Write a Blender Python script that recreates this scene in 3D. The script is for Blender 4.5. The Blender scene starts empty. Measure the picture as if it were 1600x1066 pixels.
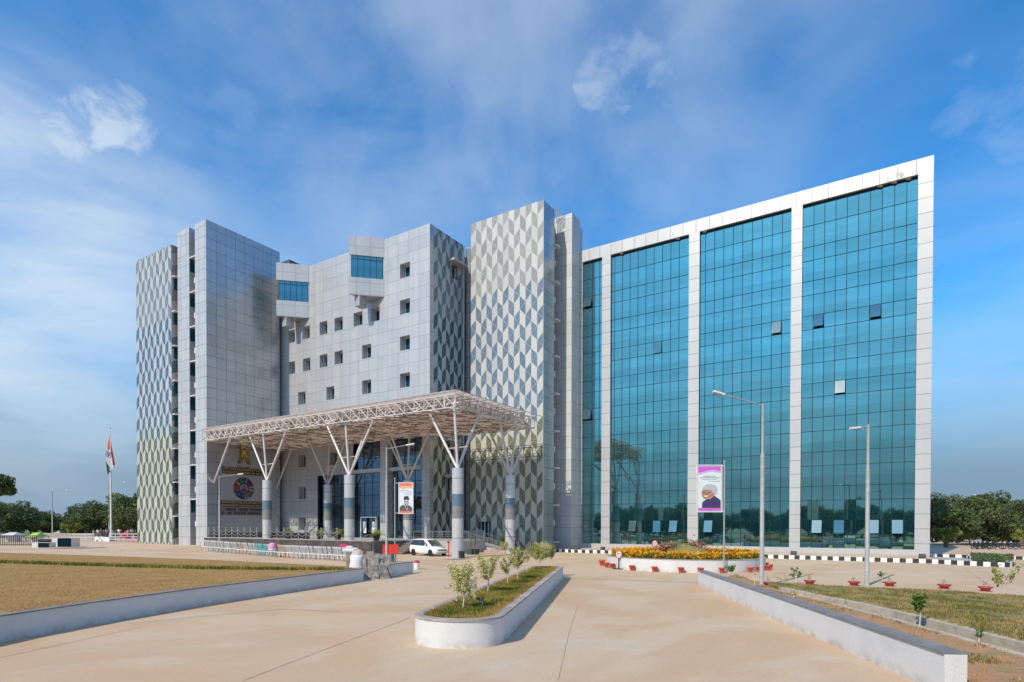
import bpy, math, random
import numpy as np
from mathutils import Vector, Matrix
PI = math.pi
R = math.radians
sc = bpy.context.scene
col = sc.collection

# ------------------------------------------------------------------ camera
CAM_F, YAW, PITCH, ROLL, PPY = 927.4, R(32.533), R(0.6766), R(0.13275), 832.7
CAM = np.array([0.0, 0.0, 3.0])
_F = np.array([-math.sin(YAW)*math.cos(PITCH), math.cos(YAW)*math.cos(PITCH), -math.sin(PITCH)])
_R0 = np.array([math.cos(YAW), math.sin(YAW), 0.0]); _U0 = np.cross(_R0, _F)
_R = math.cos(ROLL)*_R0 + math.sin(ROLL)*_U0
_U = -math.sin(ROLL)*_R0 + math.cos(ROLL)*_U0
cd = bpy.data.cameras.new('camera'); cam = bpy.data.objects.new('camera', cd); col.objects.link(cam)
cam.matrix_world = Matrix(((_R[0], _U[0], -_F[0], CAM[0]), (_R[1], _U[1], -_F[1], CAM[1]), (_R[2], _U[2], -_F[2], CAM[2]), (0, 0, 0, 1)))
cd.sensor_width = 36.0; cd.lens = CAM_F/1600*36.0
cd.shift_y = (PPY-533.0)/1600.0
cd.clip_start = 0.1; cd.clip_end = 5000
sc.camera = cam

# surveying helpers: where a sight line meets a known level or a known wall plane
def ray(x, y): return (x-800)*_R-(y-PPY)*_U+CAM_F*_F
def G(x, y, z=0.0):
    d = ray(x, y); return CAM+d*((z-CAM[2])/d[2])
def atX(x, y, X): d = ray(x, y); return CAM+d*(X/d[0])
def atY(x, y, Y): d = ray(x, y); return CAM+d*(Y/d[1])
def atD(x, y, D): return CAM+ray(x, y)*(D/CAM_F)

# ------------------------------------------------------------------ sky and sun
SUN_EL = R(41.5); SUN_AZ = math.atan2(-0.13, -1.0)
w = bpy.data.worlds.new("World"); sc.world = w; w.use_nodes = True
nt = w.node_tree; N = nt.nodes; L = nt.links
N.clear()
def wn(t, **k):
    n = N.new(t)
    for a, b in k.items(): setattr(n, a, b)
    return n
out = wn('ShaderNodeOutputWorld'); bg = wn('ShaderNodeBackground'); bg.inputs[1].default_value = 0.13
sky = wn('ShaderNodeTexSky', sky_type='NISHITA'); sky.sun_disc = False
sky.sun_elevation = SUN_EL; sky.sun_rotation = SUN_AZ % (2*PI)
sky.altitude = 300; sky.air_density = 1.0; sky.dust_density = 0.6; sky.ozone_density = 2.2
tc = wn('ShaderNodeTexCoord')
def vmath(op, a, b=None, s=None):
    n = wn('ShaderNodeVectorMath', operation=op)
    if isinstance(a, (tuple, list)): n.inputs[0].default_value = a
    else: L.new(a, n.inputs[0])
    if b is not None:
        if isinstance(b, (tuple, list)): n.inputs[1].default_value = b
        else: L.new(b, n.inputs[1])
    if s is not None: n.inputs['Scale'].default_value = s
    return n
def m(op, a, b=None, c=None, clamp=False):
    n = wn('ShaderNodeMath', operation=op); n.use_clamp = clamp
    for i, v in enumerate((a, b, c)):
        if v is None: continue
        if isinstance(v, (int, float)): n.inputs[i].default_value = v
        else: L.new(v, n.inputs[i])
    return n.outputs[0]
def mr(v, a, b, c=0.0, d=1.0):
    n = wn('ShaderNodeMapRange'); n.interpolation_type = 'SMOOTHSTEP'
    L.new(v, n.inputs[0]); n.inputs[1].default_value = a; n.inputs[2].default_value = b; n.inputs[3].default_value = c; n.inputs[4].default_value = d
    return n.outputs[0]
dirv = tc.outputs['Generated']
sepd = wn('ShaderNodeSeparateXYZ'); L.new(dirv, sepd.inputs[0])
def noise(scale, detail, rough, vec, dist=0.0):
    n = wn('ShaderNodeTexNoise'); n.inputs['Scale'].default_value = scale; n.inputs['Detail'].default_value = detail
    n.inputs['Roughness'].default_value = rough; n.inputs['Distortion'].default_value = dist; L.new(vec, n.inputs['Vector']); return n.outputs[0]
def blob(px, py, r0, r1):          # soft lobe round one direction of the sky dome
    d = ray(px, py); d = d/np.linalg.norm(d)
    dt = vmath('DOT_PRODUCT', dirv, tuple(float(q) for q in d)).outputs['Value']
    return mr(dt, math.cos(r1), math.cos(r0))
# cirrus: project direction on a high plane, stretch along one diagonal
mp = wn('ShaderNodeMapping'); mp.inputs['Rotation'].default_value = (0, 0, R(-35)); mp.inputs['Scale'].default_value = (1.0, 2.2, 2.6)
L.new(dirv, mp.inputs[0])
c1 = mr(noise(1.7, 5, .5, mp.outputs[0], .35), .38, .82)
c2 = mr(noise(1.1, 3, .5, vmath('ADD', dirv, (3.1, 1.2, .4)).outputs[0]), .35, .7)
cir = m('MULTIPLY', c1, c2)
# puffs
pn = noise(16, 8, .6, vmath('MULTIPLY', dirv, (1, 1, 1.5)).outputs[0], .25)
pn2 = noise(3.2, 6, .52, dirv, .25)
def puff(px, py, r0, r1, lo, hi, n=None):
    return m('MULTIPLY', blob(px, py, r0, r1), mr(m('ADD', n if n is not None else pn, m('MULTIPLY', blob(px, py, 0, r1), .28)), lo, hi), clamp=True)
pn3 = noise(19, 9, .62, dirv, .55)
def puff(px, py, r1, k, lo=.97, hi=1.42, n=None):
    b_ = blob(px, py, 0, r1); return m('MULTIPLY', m('MULTIPLY', mr(m('ADD', m('MULTIPLY', b_, .34), m('MULTIPLY', n if n is not None else pn3, 1.8)), lo, hi), mr(b_, .0, .30)), k, clamp=True)
p = puff(150, 190, .045, .66)
for a in ((108, 196, .040, .58), (186, 178, .042, .6), (212, 204, .034, .45), (92, 170, .016, .4), (965, 112, .055, .30, .92, 1.50, pn), (930, 130, .035, .34, .92, 1.50, pn), (1005, 115, .045, .28, .92, 1.50, pn), (1570, 160, .09, .16, .92, 1.50, pn), (15, 190, .05, .16, .92, 1.50, pn), (360, 170, .05, .10, .92, 1.50, pn)):
    p = m('MAXIMUM', p, puff(*a))
# bright veil low on the left and soft bank across the lower sky
pn4 = noise(2.6, 7, .56, vmath('MULTIPLY', dirv, (1, 1, 3.6)).outputs[0], .4)
def lobe(px, py, r1, k, lo=.34, hi=.64): return m('MULTIPLY', m('MULTIPLY', blob(px, py, 0, r1), mr(pn4, lo-.04, hi+.05, .36, 1.0)), k, clamp=True)
v = lobe(-30, 385, .27, 1.15)
for a in ((170, 420, .22, .55), (330, 450, .18, .26), (60, 520, .26, .42), (60, 640, .16, .30), (480, 330, .26, .06), (30, 250, .2, .10), (380, 600, .25, .2)):
    v = m('MAXIMUM', v, lobe(*a))
v2 = lobe(80, 540, .34, .30)
bk = vmath('DOT_PRODUCT', dirv, tuple(float(q) for q in Vector((-.1, -1, .55)).normalized())).outputs['Value']
v6 = m('MULTIPLY', mr(bk, .25, .95), mr(noise(2.6, 6, .55, vmath('MULTIPLY', dirv, (1, 1, 2.2)).outputs[0], .3), .30, .72, .25, .85), clamp=True)  # unseen white haze behind the camera, added to neutralise the ambient light
v6 = m('MULTIPLY', v6, mr(sepd.outputs[2], .0, .30, .15, 1.0))
rk = vmath('DOT_PRODUCT', dirv, tuple(float(q) for q in Vector((1, -.25, .22)).normalized())).outputs['Value']
v7 = m('MULTIPLY', mr(rk, .45, .98), mr(noise(2.2, 5, .55, vmath('MULTIPLY', dirv, (1, 1, 2.6)).outputs[0], .3), .28, .70, .35, .9), clamp=True)  # pale haze off to the right, out of view, added to offset blue ambient
v3 = m('MULTIPLY', blob(760, -10, .08, .60), mr(pn2, .34, .66, .0, .40))
v4 = m('MULTIPLY', blob(1640, 500, .02, .30), mr(pn4, .30, .70, .04, .26))
v5 = m('MULTIPLY', blob(420, 330, .05, .36), mr(pn4, .38, .68, 0, .13))
allc = m('MAXIMUM', m('MULTIPLY', cir, .17), p)
for q, k in ((v, .85), (v2, .9), (v3, 1), (v4, 1), (v5, 1), (v6, .62), (v7, .62)):
    allc = m('ADD', m('MULTIPLY', allc, 1.0), m('MULTIPLY', m('MULTIPLY', q, k), m('SUBTRACT', 1.0, allc, clamp=True)), clamp=True)
up = mr(sepd.outputs[2], -.02, .02)
allc = m('MULTIPLY', allc, up, clamp=True)
hs = wn('ShaderNodeHueSaturation'); hs.inputs['Saturation'].default_value = 1.22; hs.inputs['Value'].default_value = 1.0
L.new(sky.outputs[0], hs.inputs['Color'])
mx = wn('ShaderNodeMixRGB'); gr = wn('ShaderNodeMixRGB', blend_type='MULTIPLY'); gr.inputs[0].default_value = 1.0; L.new(hs.outputs[0], gr.inputs[1]); gr.inputs[2].default_value = (.33, 1.04, 1.27, 1)
hzm = wn('ShaderNodeMixRGB'); L.new(mr(sepd.outputs[2], .33, .05, 0, .97), hzm.inputs[0]); L.new(gr.outputs[0], hzm.inputs[1]); hzm.inputs[2].default_value = (1.15, 1.72, 2.50, 1)
L.new(allc, mx.inputs[0]); L.new(hzm.outputs[0], mx.inputs[1]); mx.inputs[2].default_value = (4.1, 4.75, 5.35, 1)
L.new(mx.outputs[0], bg.inputs[0]); L.new(bg.outputs[0], out.inputs[0])
sd = bpy.data.lights.new('sun', 'SUN'); sd.energy = 3.1; sd.angle = R(.53); sd.color = (1.0, .89, .72)
so = bpy.data.objects.new('sun', sd); col.objects.link(so)
sv = Vector((math.sin(SUN_AZ)*math.cos(SUN_EL), math.cos(SUN_AZ)*math.cos(SUN_EL), math.sin(SUN_EL)))
so.rotation_euler = sv.to_track_quat('Z', 'Y').to_euler(); so.location = (-20, -60, 80)
sc.view_settings.view_transform = 'Standard'; sc.view_settings.look = 'None'; sc.view_settings.gamma = 1.0
sc.view_settings.exposure = 0.39; sc.view_settings.use_curve_mapping = False
sc.cycles.max_bounces = 6; sc.cycles.glossy_bounces = 3

# ------------------------------------------------------------------ node material helpers
class NM:
    def __init__(s, name):
        s.m = bpy.data.materials.new(name); s.m.use_nodes = True; s.t = s.m.node_tree; s.N = s.t.nodes; s.L = s.t.links
        s.b = s.N['Principled BSDF']
    def n(s, t, **k):
        x = s.N.new(t)
        for a, b in k.items(): setattr(x, a, b)
        return x
    def put(s, sock, v):
        if isinstance(v, (int, float)): sock.default_value = v
        elif isinstance(v, (tuple, list)): sock.default_value = tuple(v) if len(v) != 3 or len(sock.default_value) == 3 else (*v, 1)
        else: s.L.new(v, sock)
    def math(s, op, *a, clamp=False):
        x = s.n('ShaderNodeMath', operation=op); x.use_clamp = clamp
        for i, v in enumerate(a): s.put(x.inputs[i], v)
        return x.outputs[0]
    def noise(s, scale, detail=4, rough=.55, vec=None, dist=0):
        x = s.n('ShaderNodeTexNoise'); x.inputs['Scale'].default_value = scale; x.inputs['Detail'].default_value = detail; x.inputs['Roughness'].default_value = rough; x.inputs['Distortion'].default_value = dist
        if vec is None: vec = s.pos()
        s.L.new(vec, x.inputs['Vector']); return x.outputs[0]
    def pos(s):
        if not hasattr(s, '_p'): s._p = s.n('ShaderNodeTexCoord').outputs['Object']
        return s._p
    def wpos(s):
        if not hasattr(s, '_g'): s._g = s.n('ShaderNodeNewGeometry')
        return s._g.outputs['Position']
    def nor(s):
        s.wpos(); return s._g.outputs['True Normal']
    def scalev(s, vec, v):
        x = s.n('ShaderNodeVectorMath', operation='MULTIPLY'); s.L.new(vec, x.inputs[0]); x.inputs[1].default_value = v; return x.outputs[0]
    def sep(s, vec):
        x = s.n('ShaderNodeSeparateXYZ'); s.L.new(vec, x.inputs[0]); return x.outputs
    def mr(s, v, a, b, c=0., d=1., smooth=True):
        x = s.n('ShaderNodeMapRange'); x.interpolation_type = 'SMOOTHSTEP' if smooth else 'LINEAR'
        s.L.new(v, x.inputs[0])
        for i, q in enumerate((a, b, c, d)): s.put(x.inputs[i+1], q)
        return x.outputs[0]
    def mix(s, f, a, b):
        x = s.n('ShaderNodeMixRGB'); s.put(x.inputs[0], f); s.put(x.inputs[1], a); s.put(x.inputs[2], b); return x.outputs[0]
    def bright(s, c, f):     # colour * factor
        x = s.n('ShaderNodeVectorMath', operation='SCALE'); s.put(x.inputs[0], c); s.put(x.inputs['Scale'], f); return x.outputs[0]
    def bump(s, h, st=.3, d=.02):
        x = s.n('ShaderNodeBump'); x.inputs['Strength'].default_value = st; x.inputs['Distance'].default_value = d; s.L.new(h, x.inputs['Height']); s.L.new(x.outputs[0], s.b.inputs['Normal'])
    def set(s, col=None, rough=None, metal=None, spec=None, ior=None):
        if col is not None: s.put(s.b.inputs['Base Color'], col)
        if rough is not None: s.put(s.b.inputs['Roughness'], rough)
        if metal is not None: s.put(s.b.inputs['Metallic'], metal)
        if spec is not None: s.put(s.b.inputs['Specular IOR Level'], spec)
        return s.m

def pbr(name, c, rough=.6, metal=0., var=.12, scale=2.0, bump=0., bscale=40., spec=None, c2=None, world=False):
    q = NM(name); P = q.wpos() if world else q.pos()
    n = q.noise(scale, 5, .6, P)
    if c2 is None: cc = q.bright(c, q.mr(n, .3, .7, 1-var, 1+var))
    else: cc = q.mix(q.mr(n, .38, .62), c, c2)
    if bump: q.bump(q.noise(bscale, 4, .6, P), bump, .02)
    return q.set(cc, rough, metal, spec)

def panel_mat(name, c, pu, pv, ou=0., ov=0., lw=.03, joint=(.10, .11, .12), rough=.35, metal=.25, var=.05, streak=.06, vert=True, stain=None):
    """composite cladding: flat panels with dark open joints"""
    q = NM(name); x, y, z = q.sep(q.wpos()); nx, ny, nz = q.sep(q.nor())
    u = q.math('ADD', q.math('MULTIPLY', x, q.math('ABSOLUTE', ny)), q.math('MULTIPLY', y, q.math('ABSOLUTE', nx)))
    a = q.math('DIVIDE', q.math('SUBTRACT', u, ou), pu); b = q.math('DIVIDE', q.math('SUBTRACT', z, ov), pv)
    def line(t, pitch):
        f = q.math('FRACT', t); d = q.math('MINIMUM', f, q.math('SUBTRACT', 1., f)); return q.math('LESS_THAN', q.math('MULTIPLY', d, pitch), lw/2)
    ln = line(b, pv)
    if vert: ln = q.math('MAXIMUM', ln, line(a, pu))
    cv = q.n('ShaderNodeCombineXYZ'); q.L.new(q.math('FLOOR', a) if vert else nx, cv.inputs[0]); q.L.new(q.math('FLOOR', b), cv.inputs[1])
    wn_ = q.n('ShaderNodeTexWhiteNoise', noise_dimensions='3D'); q.L.new(cv.outputs[0], wn_.inputs['Vector'])
    st = q.noise(1.0, 5, .6, q.scalev(q.wpos(), (1.6, 1.6, .12)))
    f = q.math('ADD', q.mr(wn_.outputs['Value'], 0, 1, 1-var, 1+var, False), q.mr(st, .3, .7, -streak, streak))
    cc = q.mix(ln, q.bright(c, f), joint)
    if stain:
        mid_ = (stain[0]+stain[1])/2; wx_ = q.mr(q.math('ABSOLUTE', q.math('SUBTRACT', x, mid_)), (stain[1]-stain[0])/2, .4)
        sm_ = q.math('MULTIPLY', q.math('MULTIPLY', wx_, q.mr(z, 37.2, 36.1)), q.mr(q.noise(1.9, 7, .75, q.scalev(q.wpos(), (1.3, 1.3, .6))), .42, .62)); cc = q.mix(q.math('MULTIPLY', sm_, .75), cc, (.15, .12, .09))
    rg = q.math('ADD', q.mr(wn_.outputs['Value'], 0, 1, rough-.05, rough+.03, False), q.mr(st, .3, .7, .02, -.01))
    q.bump(q.mr(q.noise(.35, 1, .4, q.wpos()), .3, .7, 0, .05), .25, .02)
    return q.set(cc, rg, q.math('MULTIPLY', metal, q.math('SUBTRACT', 1., ln)))

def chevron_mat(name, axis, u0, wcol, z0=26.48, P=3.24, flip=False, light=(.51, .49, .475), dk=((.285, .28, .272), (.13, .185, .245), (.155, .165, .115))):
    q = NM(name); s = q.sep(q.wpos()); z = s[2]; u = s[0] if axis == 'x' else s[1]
    a = q.math('DIVIDE', q.math('SUBTRACT', u, u0), wcol); ci = q.math('FLOOR', a); fu = q.math('FRACT', a)
    odd = q.math('GREATER_THAN', q.math('FRACT', q.math('MULTIPLY', q.math('ADD', ci, 1000. if not flip else 1001.), .5)), .25)
    sl = .25
    ze = q.math('SUBTRACT', q.math('DIVIDE', q.math('SUBTRACT', z, z0), P), q.math('MULTIPLY', fu, sl))
    zo = q.math('ADD', q.math('DIVIDE', q.math('SUBTRACT', z, z0-.81), P), q.math('MULTIPLY', fu, sl))
    def sel(o, e): return q.math('ADD', e, q.math('MULTIPLY', odd, q.math('SUBTRACT', o, e)))
    t = sel(zo, ze); fr = q.math('FRACT', t); base = q.math('MULTIPLY', q.math('FLOOR', t), P)
    dark = q.math('LESS_THAN', fr, .49)
    tgt = sel(q.math('MULTIPLY', fu, .49), q.math('MULTIPLY', q.math('SUBTRACT', 1., fu), .49))
    dl = q.math('LESS_THAN', q.math('ABSOLUTE', q.math('SUBTRACT', fr, tgt)), .008)
    jl = q.math('LESS_THAN', q.math('MINIMUM', fu, q.math('SUBTRACT', 1., fu)), .012)
    cb = q.mix(q.math('GREATER_THAN', base, 30.-z0), dk[1], dk[0]); cb = q.mix(q.math('LESS_THAN', base, 15.5-z0), cb, dk[2])
    cv = q.n('ShaderNodeCombineXYZ'); q.L.new(ci, cv.inputs[0]); q.L.new(q.math('ADD', q.math('FLOOR', t), q.math('MULTIPLY', dark, 77.)), cv.inputs[1])
    wn_ = q.n('ShaderNodeTexWhiteNoise', noise_dimensions='3D'); q.L.new(cv.outputs[0], wn_.inputs['Vector'])
    vv = q.mr(wn_.outputs['Value'], 0, 1, .94, 1.05, False)
    lc = q.mix(q.math('LESS_THAN', base, 15.5-z0), light, (.48, .49, .43))
    cc = q.mix(dark, lc, cb); cc = q.bright(cc, vv)
    cc = q.mix(q.math('MULTIPLY', q.math('MULTIPLY', dl, dark), .8), cc, lc); cc = q.mix(q.math('MULTIPLY', jl, .35), cc, (.25, .25, .25))
    rg = q.mr(wn_.outputs['Value'], 0, 1, .38, .5, False)
    return q.set(cc, rg, .15)

M = {}
M['panel'] = panel_mat('aluminium composite cladding', (.52, .52, .53), 1.40, 1.40, lw=.036, metal=.2, rough=.34)
M['panel_lit_tone'] = panel_mat('lit tone composite cladding', (.55, .545, .54), 1.40, 1.40, ou=-33.06, lw=.036, metal=.05, rough=.4, joint=(.25, .25, .26))  # same composite cladding, its brighter lit look put into the base colour
M['panel_glassy'] = panel_mat('blue grey reflective cladding', (.46, .485, .505), 1.37, 1.385, ou=43.9+.02, ov=.2, lw=.038, metal=.6, rough=.27, joint=(.04, .06, .09))
M['frame_white'] = panel_mat('white frame cladding', (.49, .485, .49), 400., 1.40, ov=.0, lw=.05, vert=False, joint=(.17, .17, .18), metal=.2, rough=.38, var=.02, streak=.03)
M['parapet_white'] = panel_mat('white parapet cladding', (.49, .485, .49), 1.46, 300., ou=.3, ov=-100, lw=.055, joint=(.17, .17, .18), metal=.2, rough=.38, var=.02, streak=.05, stain=(-1.2, 2.2))
M['mid_panel'] = panel_mat('light grey wall cladding', (.50, .497, .505), 1.74, 1.52, ou=-47.2, ov=.35, lw=.036, joint=(.20, .205, .22), metal=.3, rough=.36, var=.035)
M['chev_front'] = chevron_mat('chevron cladding front', 'x', -44.9, .8077)
M['chev_left'] = chevron_mat('chevron cladding left tower', 'x', -92.2, .79, z0=26.0, light=(.47, .49, .50), dk=((.20, .215, .23), (.075, .135, .21), (.115, .125, .09)))
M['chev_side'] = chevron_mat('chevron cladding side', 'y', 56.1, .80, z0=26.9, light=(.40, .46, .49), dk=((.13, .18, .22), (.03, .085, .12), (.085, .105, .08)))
M['chev_lside'] = chevron_mat('chevron cladding left return', 'y', 43.4, 1.6, z0=26.9)
M['reveal'] = pbr('grey window reveal', (.46, .475, .50), .5, var=.03)
M['dark_wall'] = pbr('dark recessed wall', (.10, .11, .12), .5)
M['slot_glass'] = NM('slot window glass').set((.05, .19, .25), .06, .7)
M['ledge'] = pbr('painted ledge', (.66, .62, .62), .5, var=.04)
def glass_mat(name, tint, deep, refl=.8, rough=.02):
    q = NM(name); g = q.n('ShaderNodeBsdfGlossy'); g.inputs['Roughness'].default_value = rough
    oi = q.n('ShaderNodeNewGeometry').outputs['Random Per Island']
    nb = q.mr(oi, 0, 1, .91, 1.08, False)
    zz_ = q.sep(q.wpos())[2]; fl = q.math('FRACT', q.math('DIVIDE', q.math('SUBTRACT', zz_, 1.2), 3.462))
    bd_ = q.mr(fl, .25, .62, 1.07, .95); lw_ = q.noise(.5, 4, .6, q.scalev(q.wpos(), (.35, .35, 2.4))); nb = q.math('MULTIPLY', q.math('MULTIPLY', nb, bd_), q.mr(lw_, .3, .7, .94, 1.06))
    g.inputs['Color'].default_value = (*tint, 1); q.L.new(q.bright(tint, nb), g.inputs['Color'])
    hb = q.n('ShaderNodeBump'); hb.inputs['Strength'].default_value = .05; hb.inputs['Distance'].default_value = .02
    q.L.new(q.noise(.9, 2, .5, q.wpos()), hb.inputs['Height']); q.L.new(hb.outputs[0], g.inputs['Normal'])
    d = q.b; q.put(d.inputs['Base Color'], q.mix(q.mr(oi, .2, .9), deep, tuple(c*.7 for c in deep))); d.inputs['Roughness'].default_value = .3
    mixs = q.n('ShaderNodeMixShader'); mixs.inputs[0].default_value = refl
    q.L.new(d.outputs[0], mixs.inputs[1]); q.L.new(g.outputs[0], mixs.inputs[2]); q.L.new(mixs.outputs[0], q.N['Material Output'].inputs[0]); return q.m
M['teal_glass'] = glass_mat('teal reflective glass', (.26, .445, .43), (.02, .17, .22), .87)
M['bay_glass'] = glass_mat('blue reflective glass', (.10, .30, .38), (.01, .10, .18), .8)
M['entry_glass'] = glass_mat('dark entrance glass', (.22, .32, .42), (.008, .014, .02), .62)
M['win_glass'] = NM('dark window glass').set((.01, .045, .075), .08, .0, .45)
M['pane_pale'] = glass_mat('pale opened pane', (.16, .29, .32), (.07, .20, .25), .66)
M['mullion'] = pbr('dark mullion', (.006, .028, .042), .7, spec=.15)
M['white_metal'] = pbr('white painted metal', (.72, .71, .70), .4, .1, var=.05)
M['canopy_steel'] = pbr('canopy steel', (.60, .56, .55), .45, .1, var=.08, scale=1.)
q_ = NM('canopy lattice steel'); ri_ = q_.n('ShaderNodeNewGeometry').outputs['Random Per Island']
M['canopy_lattice'] = q_.set(q_.mix(q_.mr(ri_, .25, .75), (.27, .205, .17), (1.0, .90, .83)), .5)
q_ = NM('canopy roofing sheet'); cs_ = q_.mix(q_.mr(q_.noise(.8, 5, .6, q_.wpos()), .3, .7), (.66, .56, .49), (.74, .65, .58)); q_.set(cs_, .6)
tr_ = q_.n('ShaderNodeBsdfTranslucent'); q_.L.new(q_.bright(cs_, .9), tr_.inputs[0]); ms_ = q_.n('ShaderNodeMixShader'); ms_.inputs[0].default_value = .6
q_.L.new(q_.b.outputs[0], ms_.inputs[1]); q_.L.new(tr_.outputs[0], ms_.inputs[2]); q_.L.new(ms_.outputs[0], q_.N['Material Output'].inputs[0]); M['canopy_sheet'] = q_.m
M['column_clad'] = panel_mat('column cladding', (.56, .565, .575), 300., 1.85, ov=.0, lw=.05, vert=False, joint=(.12, .12, .13), metal=.3, rough=.35)
M['band_blue'] = pbr('blue column band', (.13, .20, .26), .4, .2, var=.04)
M['band_grey'] = pbr('grey column band', (.27, .265, .26), .4, .3, var=.04)
M['steel'] = pbr('stainless steel', (.55, .55, .56), .3, .8, var=.06)
M['galv'] = pbr('galvanised pole', (.33, .33, .325), .6, .1, var=.12, scale=6)
M['granite'] = pbr('brown granite cladding', (.06, .048, .043), .55, 0, c2=(.10, .082, .075), scale=1.4, var=.1)
M['granite_dark'] = pbr('dark granite', (.08, .08, .085), .4, 0, c2=(.12, .12, .12), scale=1.4)
M['terrace_floor'] = pbr('terrace stone', (.42, .40, .38), .6, scale=1.)
M['black'] = pbr('black', (.012, .012, .014), .5, var=.1)
M['rubber'] = pbr('rubber', (.02, .02, .02), .8, var=.1)
M['red'] = pbr('red paint', (.62, .04, .03), .45, var=.08)
M['white'] = pbr('white paint', (.78, .77, .76), .6, var=.04)
M['marble_grey'] = pbr('grey panel', (.36, .37, .385), .35, .1, var=.03, scale=.4)
M['leaf_dark'] = None

def concrete_mat():
    q = NM('sandy concrete paving'); P = q.wpos()
    big = q.noise(.07, 5, .6, P, .6); md = q.noise(.45, 6, .65, P, .8); fine = q.noise(14, 6, .7, P)
    c = q.mix(q.mr(big, .36, .62), (.55, .415, .29), (.56, .40, .255))
    c = q.mix(q.mr(md, .46, .70, 0, .55), c, (.56, .48, .41))
    c = q.mix(q.mr(q.noise(.22, 4, .6, q.scalev(P, (1., .35, 1.)), .5), .55, .75, 0, .5), c, (.44, .315, .22))
    c = q.mix(q.mr(q.noise(.13, 6, .62, P, 1.2), .44, .60, 0, .75), c, (.52, .34, .205))
    c = q.mix(q.mr(q.noise(3.2, 7, .72, P), .66, .74, 0, .5), c, (.36, .29, .22))
    # broom streaks and tyre tracks run with the drive
    rot = q.n('ShaderNodeMapping'); rot.inputs['Rotation'].default_value = (0, 0, R(-22)); rot.inputs['Scale'].default_value = (1.6, .08, 1); q.L.new(P, rot.inputs[0])
    tr = q.noise(1.0, 5, .6, rot.outputs[0]); c = q.bright(c, q.mr(tr, .3, .7, .98, 1.02))
    c = q.bright(c, q.mr(fine, .3, .7, .95, 1.05))
    q.bump(q.noise(60, 4, .7, P), .12, .01)
    return q.set(c, .82)
M['concrete'] = concrete_mat()
def ground_mat():
    q = NM('dry ground'); P = q.wpos()
    c = q.mix(q.mr(q.noise(.06, 5, .6, P), .35, .65), (.19, .16, .09), (.12, .14, .06)); c = q.mix(q.mr(q.noise(1.2, 5, .6, P), .5, .7), c, (.24, .19, .12))
    return q.set(c, .95)
M['ground'] = ground_mat()
def soil_mat():
    q = NM('orange soil'); P = q.wpos()
    c = q.mix(q.mr(q.noise(.9, 6, .65, P, .5), .35, .65), (.50, .25, .12), (.38, .23, .13)); c = q.mix(q.mr(q.noise(1.6, 7, .7, P, .6), .50, .62), c, (.30, .235, .09)); c = q.mix(q.mr(q.noise(3., 7, .7, P, .6), .60, .68), c, (.12, .14, .035))
    q.bump(q.noise(5, 8, .7, P), .9, .08); return q.set(c, .95)
M['soil'] = soil_mat()
def lawn_mat(name, a, b, cc):
    q = NM(name); P = q.wpos()
    c = q.mix(q.mr(q.noise(.5, 6, .65, P, .4), .36, .64), a, b); c = q.mix(q.mr(q.noise(1.7, 6, .7, P), .52, .68), c, cc)
    c = q.bright(c, q.mr(q.noise(34, 6, .8, P), .25, .75, .72, 1.28)); q.bump(q.noise(45, 6, .8, P), .5, .03); return q.set(c, .95)
M['lawn_dry'] = lawn_mat('dry lawn', (.36, .21, .07), (.30, .18, .055), (.42, .27, .12))
M['lawn_olive'] = lawn_mat('patchy lawn', (.14, .16, .045), (.26, .21, .075), (.44, .26, .13))
M['lawn_green'] = lawn_mat('green lawn', (.09, .14, .025), (.15, .17, .04), (.24, .19, .06))
def blade_mat(name, a, b, c, w=(.35, .7)):
    q = NM(name); r = q.n('ShaderNodeNewGeometry').outputs['Random Per Island']
    pz = q.mr(q.noise(.9, 5, .65, q.wpos()), .38, .64, -.38, .40)
    r = q.math('ADD', r, pz, clamp=True)
    cr = q.mix(q.mr(r, 0, w[0]), a, b); cr = q.mix(q.mr(r, w[0], 1), cr, c)
    q.set(cr, .7, 0, .2)
    tr = q.n('ShaderNodeBsdfTranslucent'); q.L.new(q.bright(cr, 1.2), tr.inputs[0])
    mx_ = q.n('ShaderNodeMixShader'); mx_.inputs[0].default_value = .25
    q.L.new(q.b.outputs[0], mx_.inputs[1]); q.L.new(tr.outputs[0], mx_.inputs[2]); q.L.new(mx_.outputs[0], q.N['Material Output'].inputs[0]); return q.m
M['blade_green'] = blade_mat('green grass blades', (.06, .115, .018), (.15, .19, .03), (.42, .30, .07))
M['blade_olive'] = blade_mat('olive grass blades', (.12, .135, .035), (.27, .22, .07), (.50, .34, .17))
M['blade_dry'] = blade_mat('dry grass blades', (.33, .185, .05), (.44, .265, .075), (.54, .36, .14))
M['leaf_tree'] = blade_mat('tree leaves', (.065, .10, .045), (.11, .15, .065), (.20, .24, .085), (.6, 1))
M['leaf_lime'] = blade_mat('lime leaves', (.10, .15, .03), (.22, .26, .05), (.40, .38, .08))
M['leaf_var'] = blade_mat('variegated leaves', (.14, .15, .03), (.40, .38, .11), (.66, .60, .30))
M['leaf_green'] = blade_mat('bright green leaves', (.05, .11, .02), (.10, .18, .03), (.2, .28, .06))
M['leaf_palm'] = blade_mat('palm leaves', (.14, .2, .03), (.3, .34, .05), (.45, .42, .1))
M['petal_o'] = blade_mat('orange petals', (.80, .27, .01), (.90, .42, .015), (.92, .58, .04))
M['petal_red'] = blade_mat('reddish leaves', (.14, .03, .03), (.3, .08, .05), (.4, .2, .1))
M['bark'] = pbr('bark', (.16, .12, .09), .9, bump=.5, bscale=12)
M['stem'] = pbr('pale stem', (.55, .50, .42), .8)
M['terracotta'] = pbr('red clay pot', (.52, .085, .045), .7, var=.1, scale=8)
M['bowl_red'] = pbr('dull red bowl', (.36, .045, .05), .6, var=.1)
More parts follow.
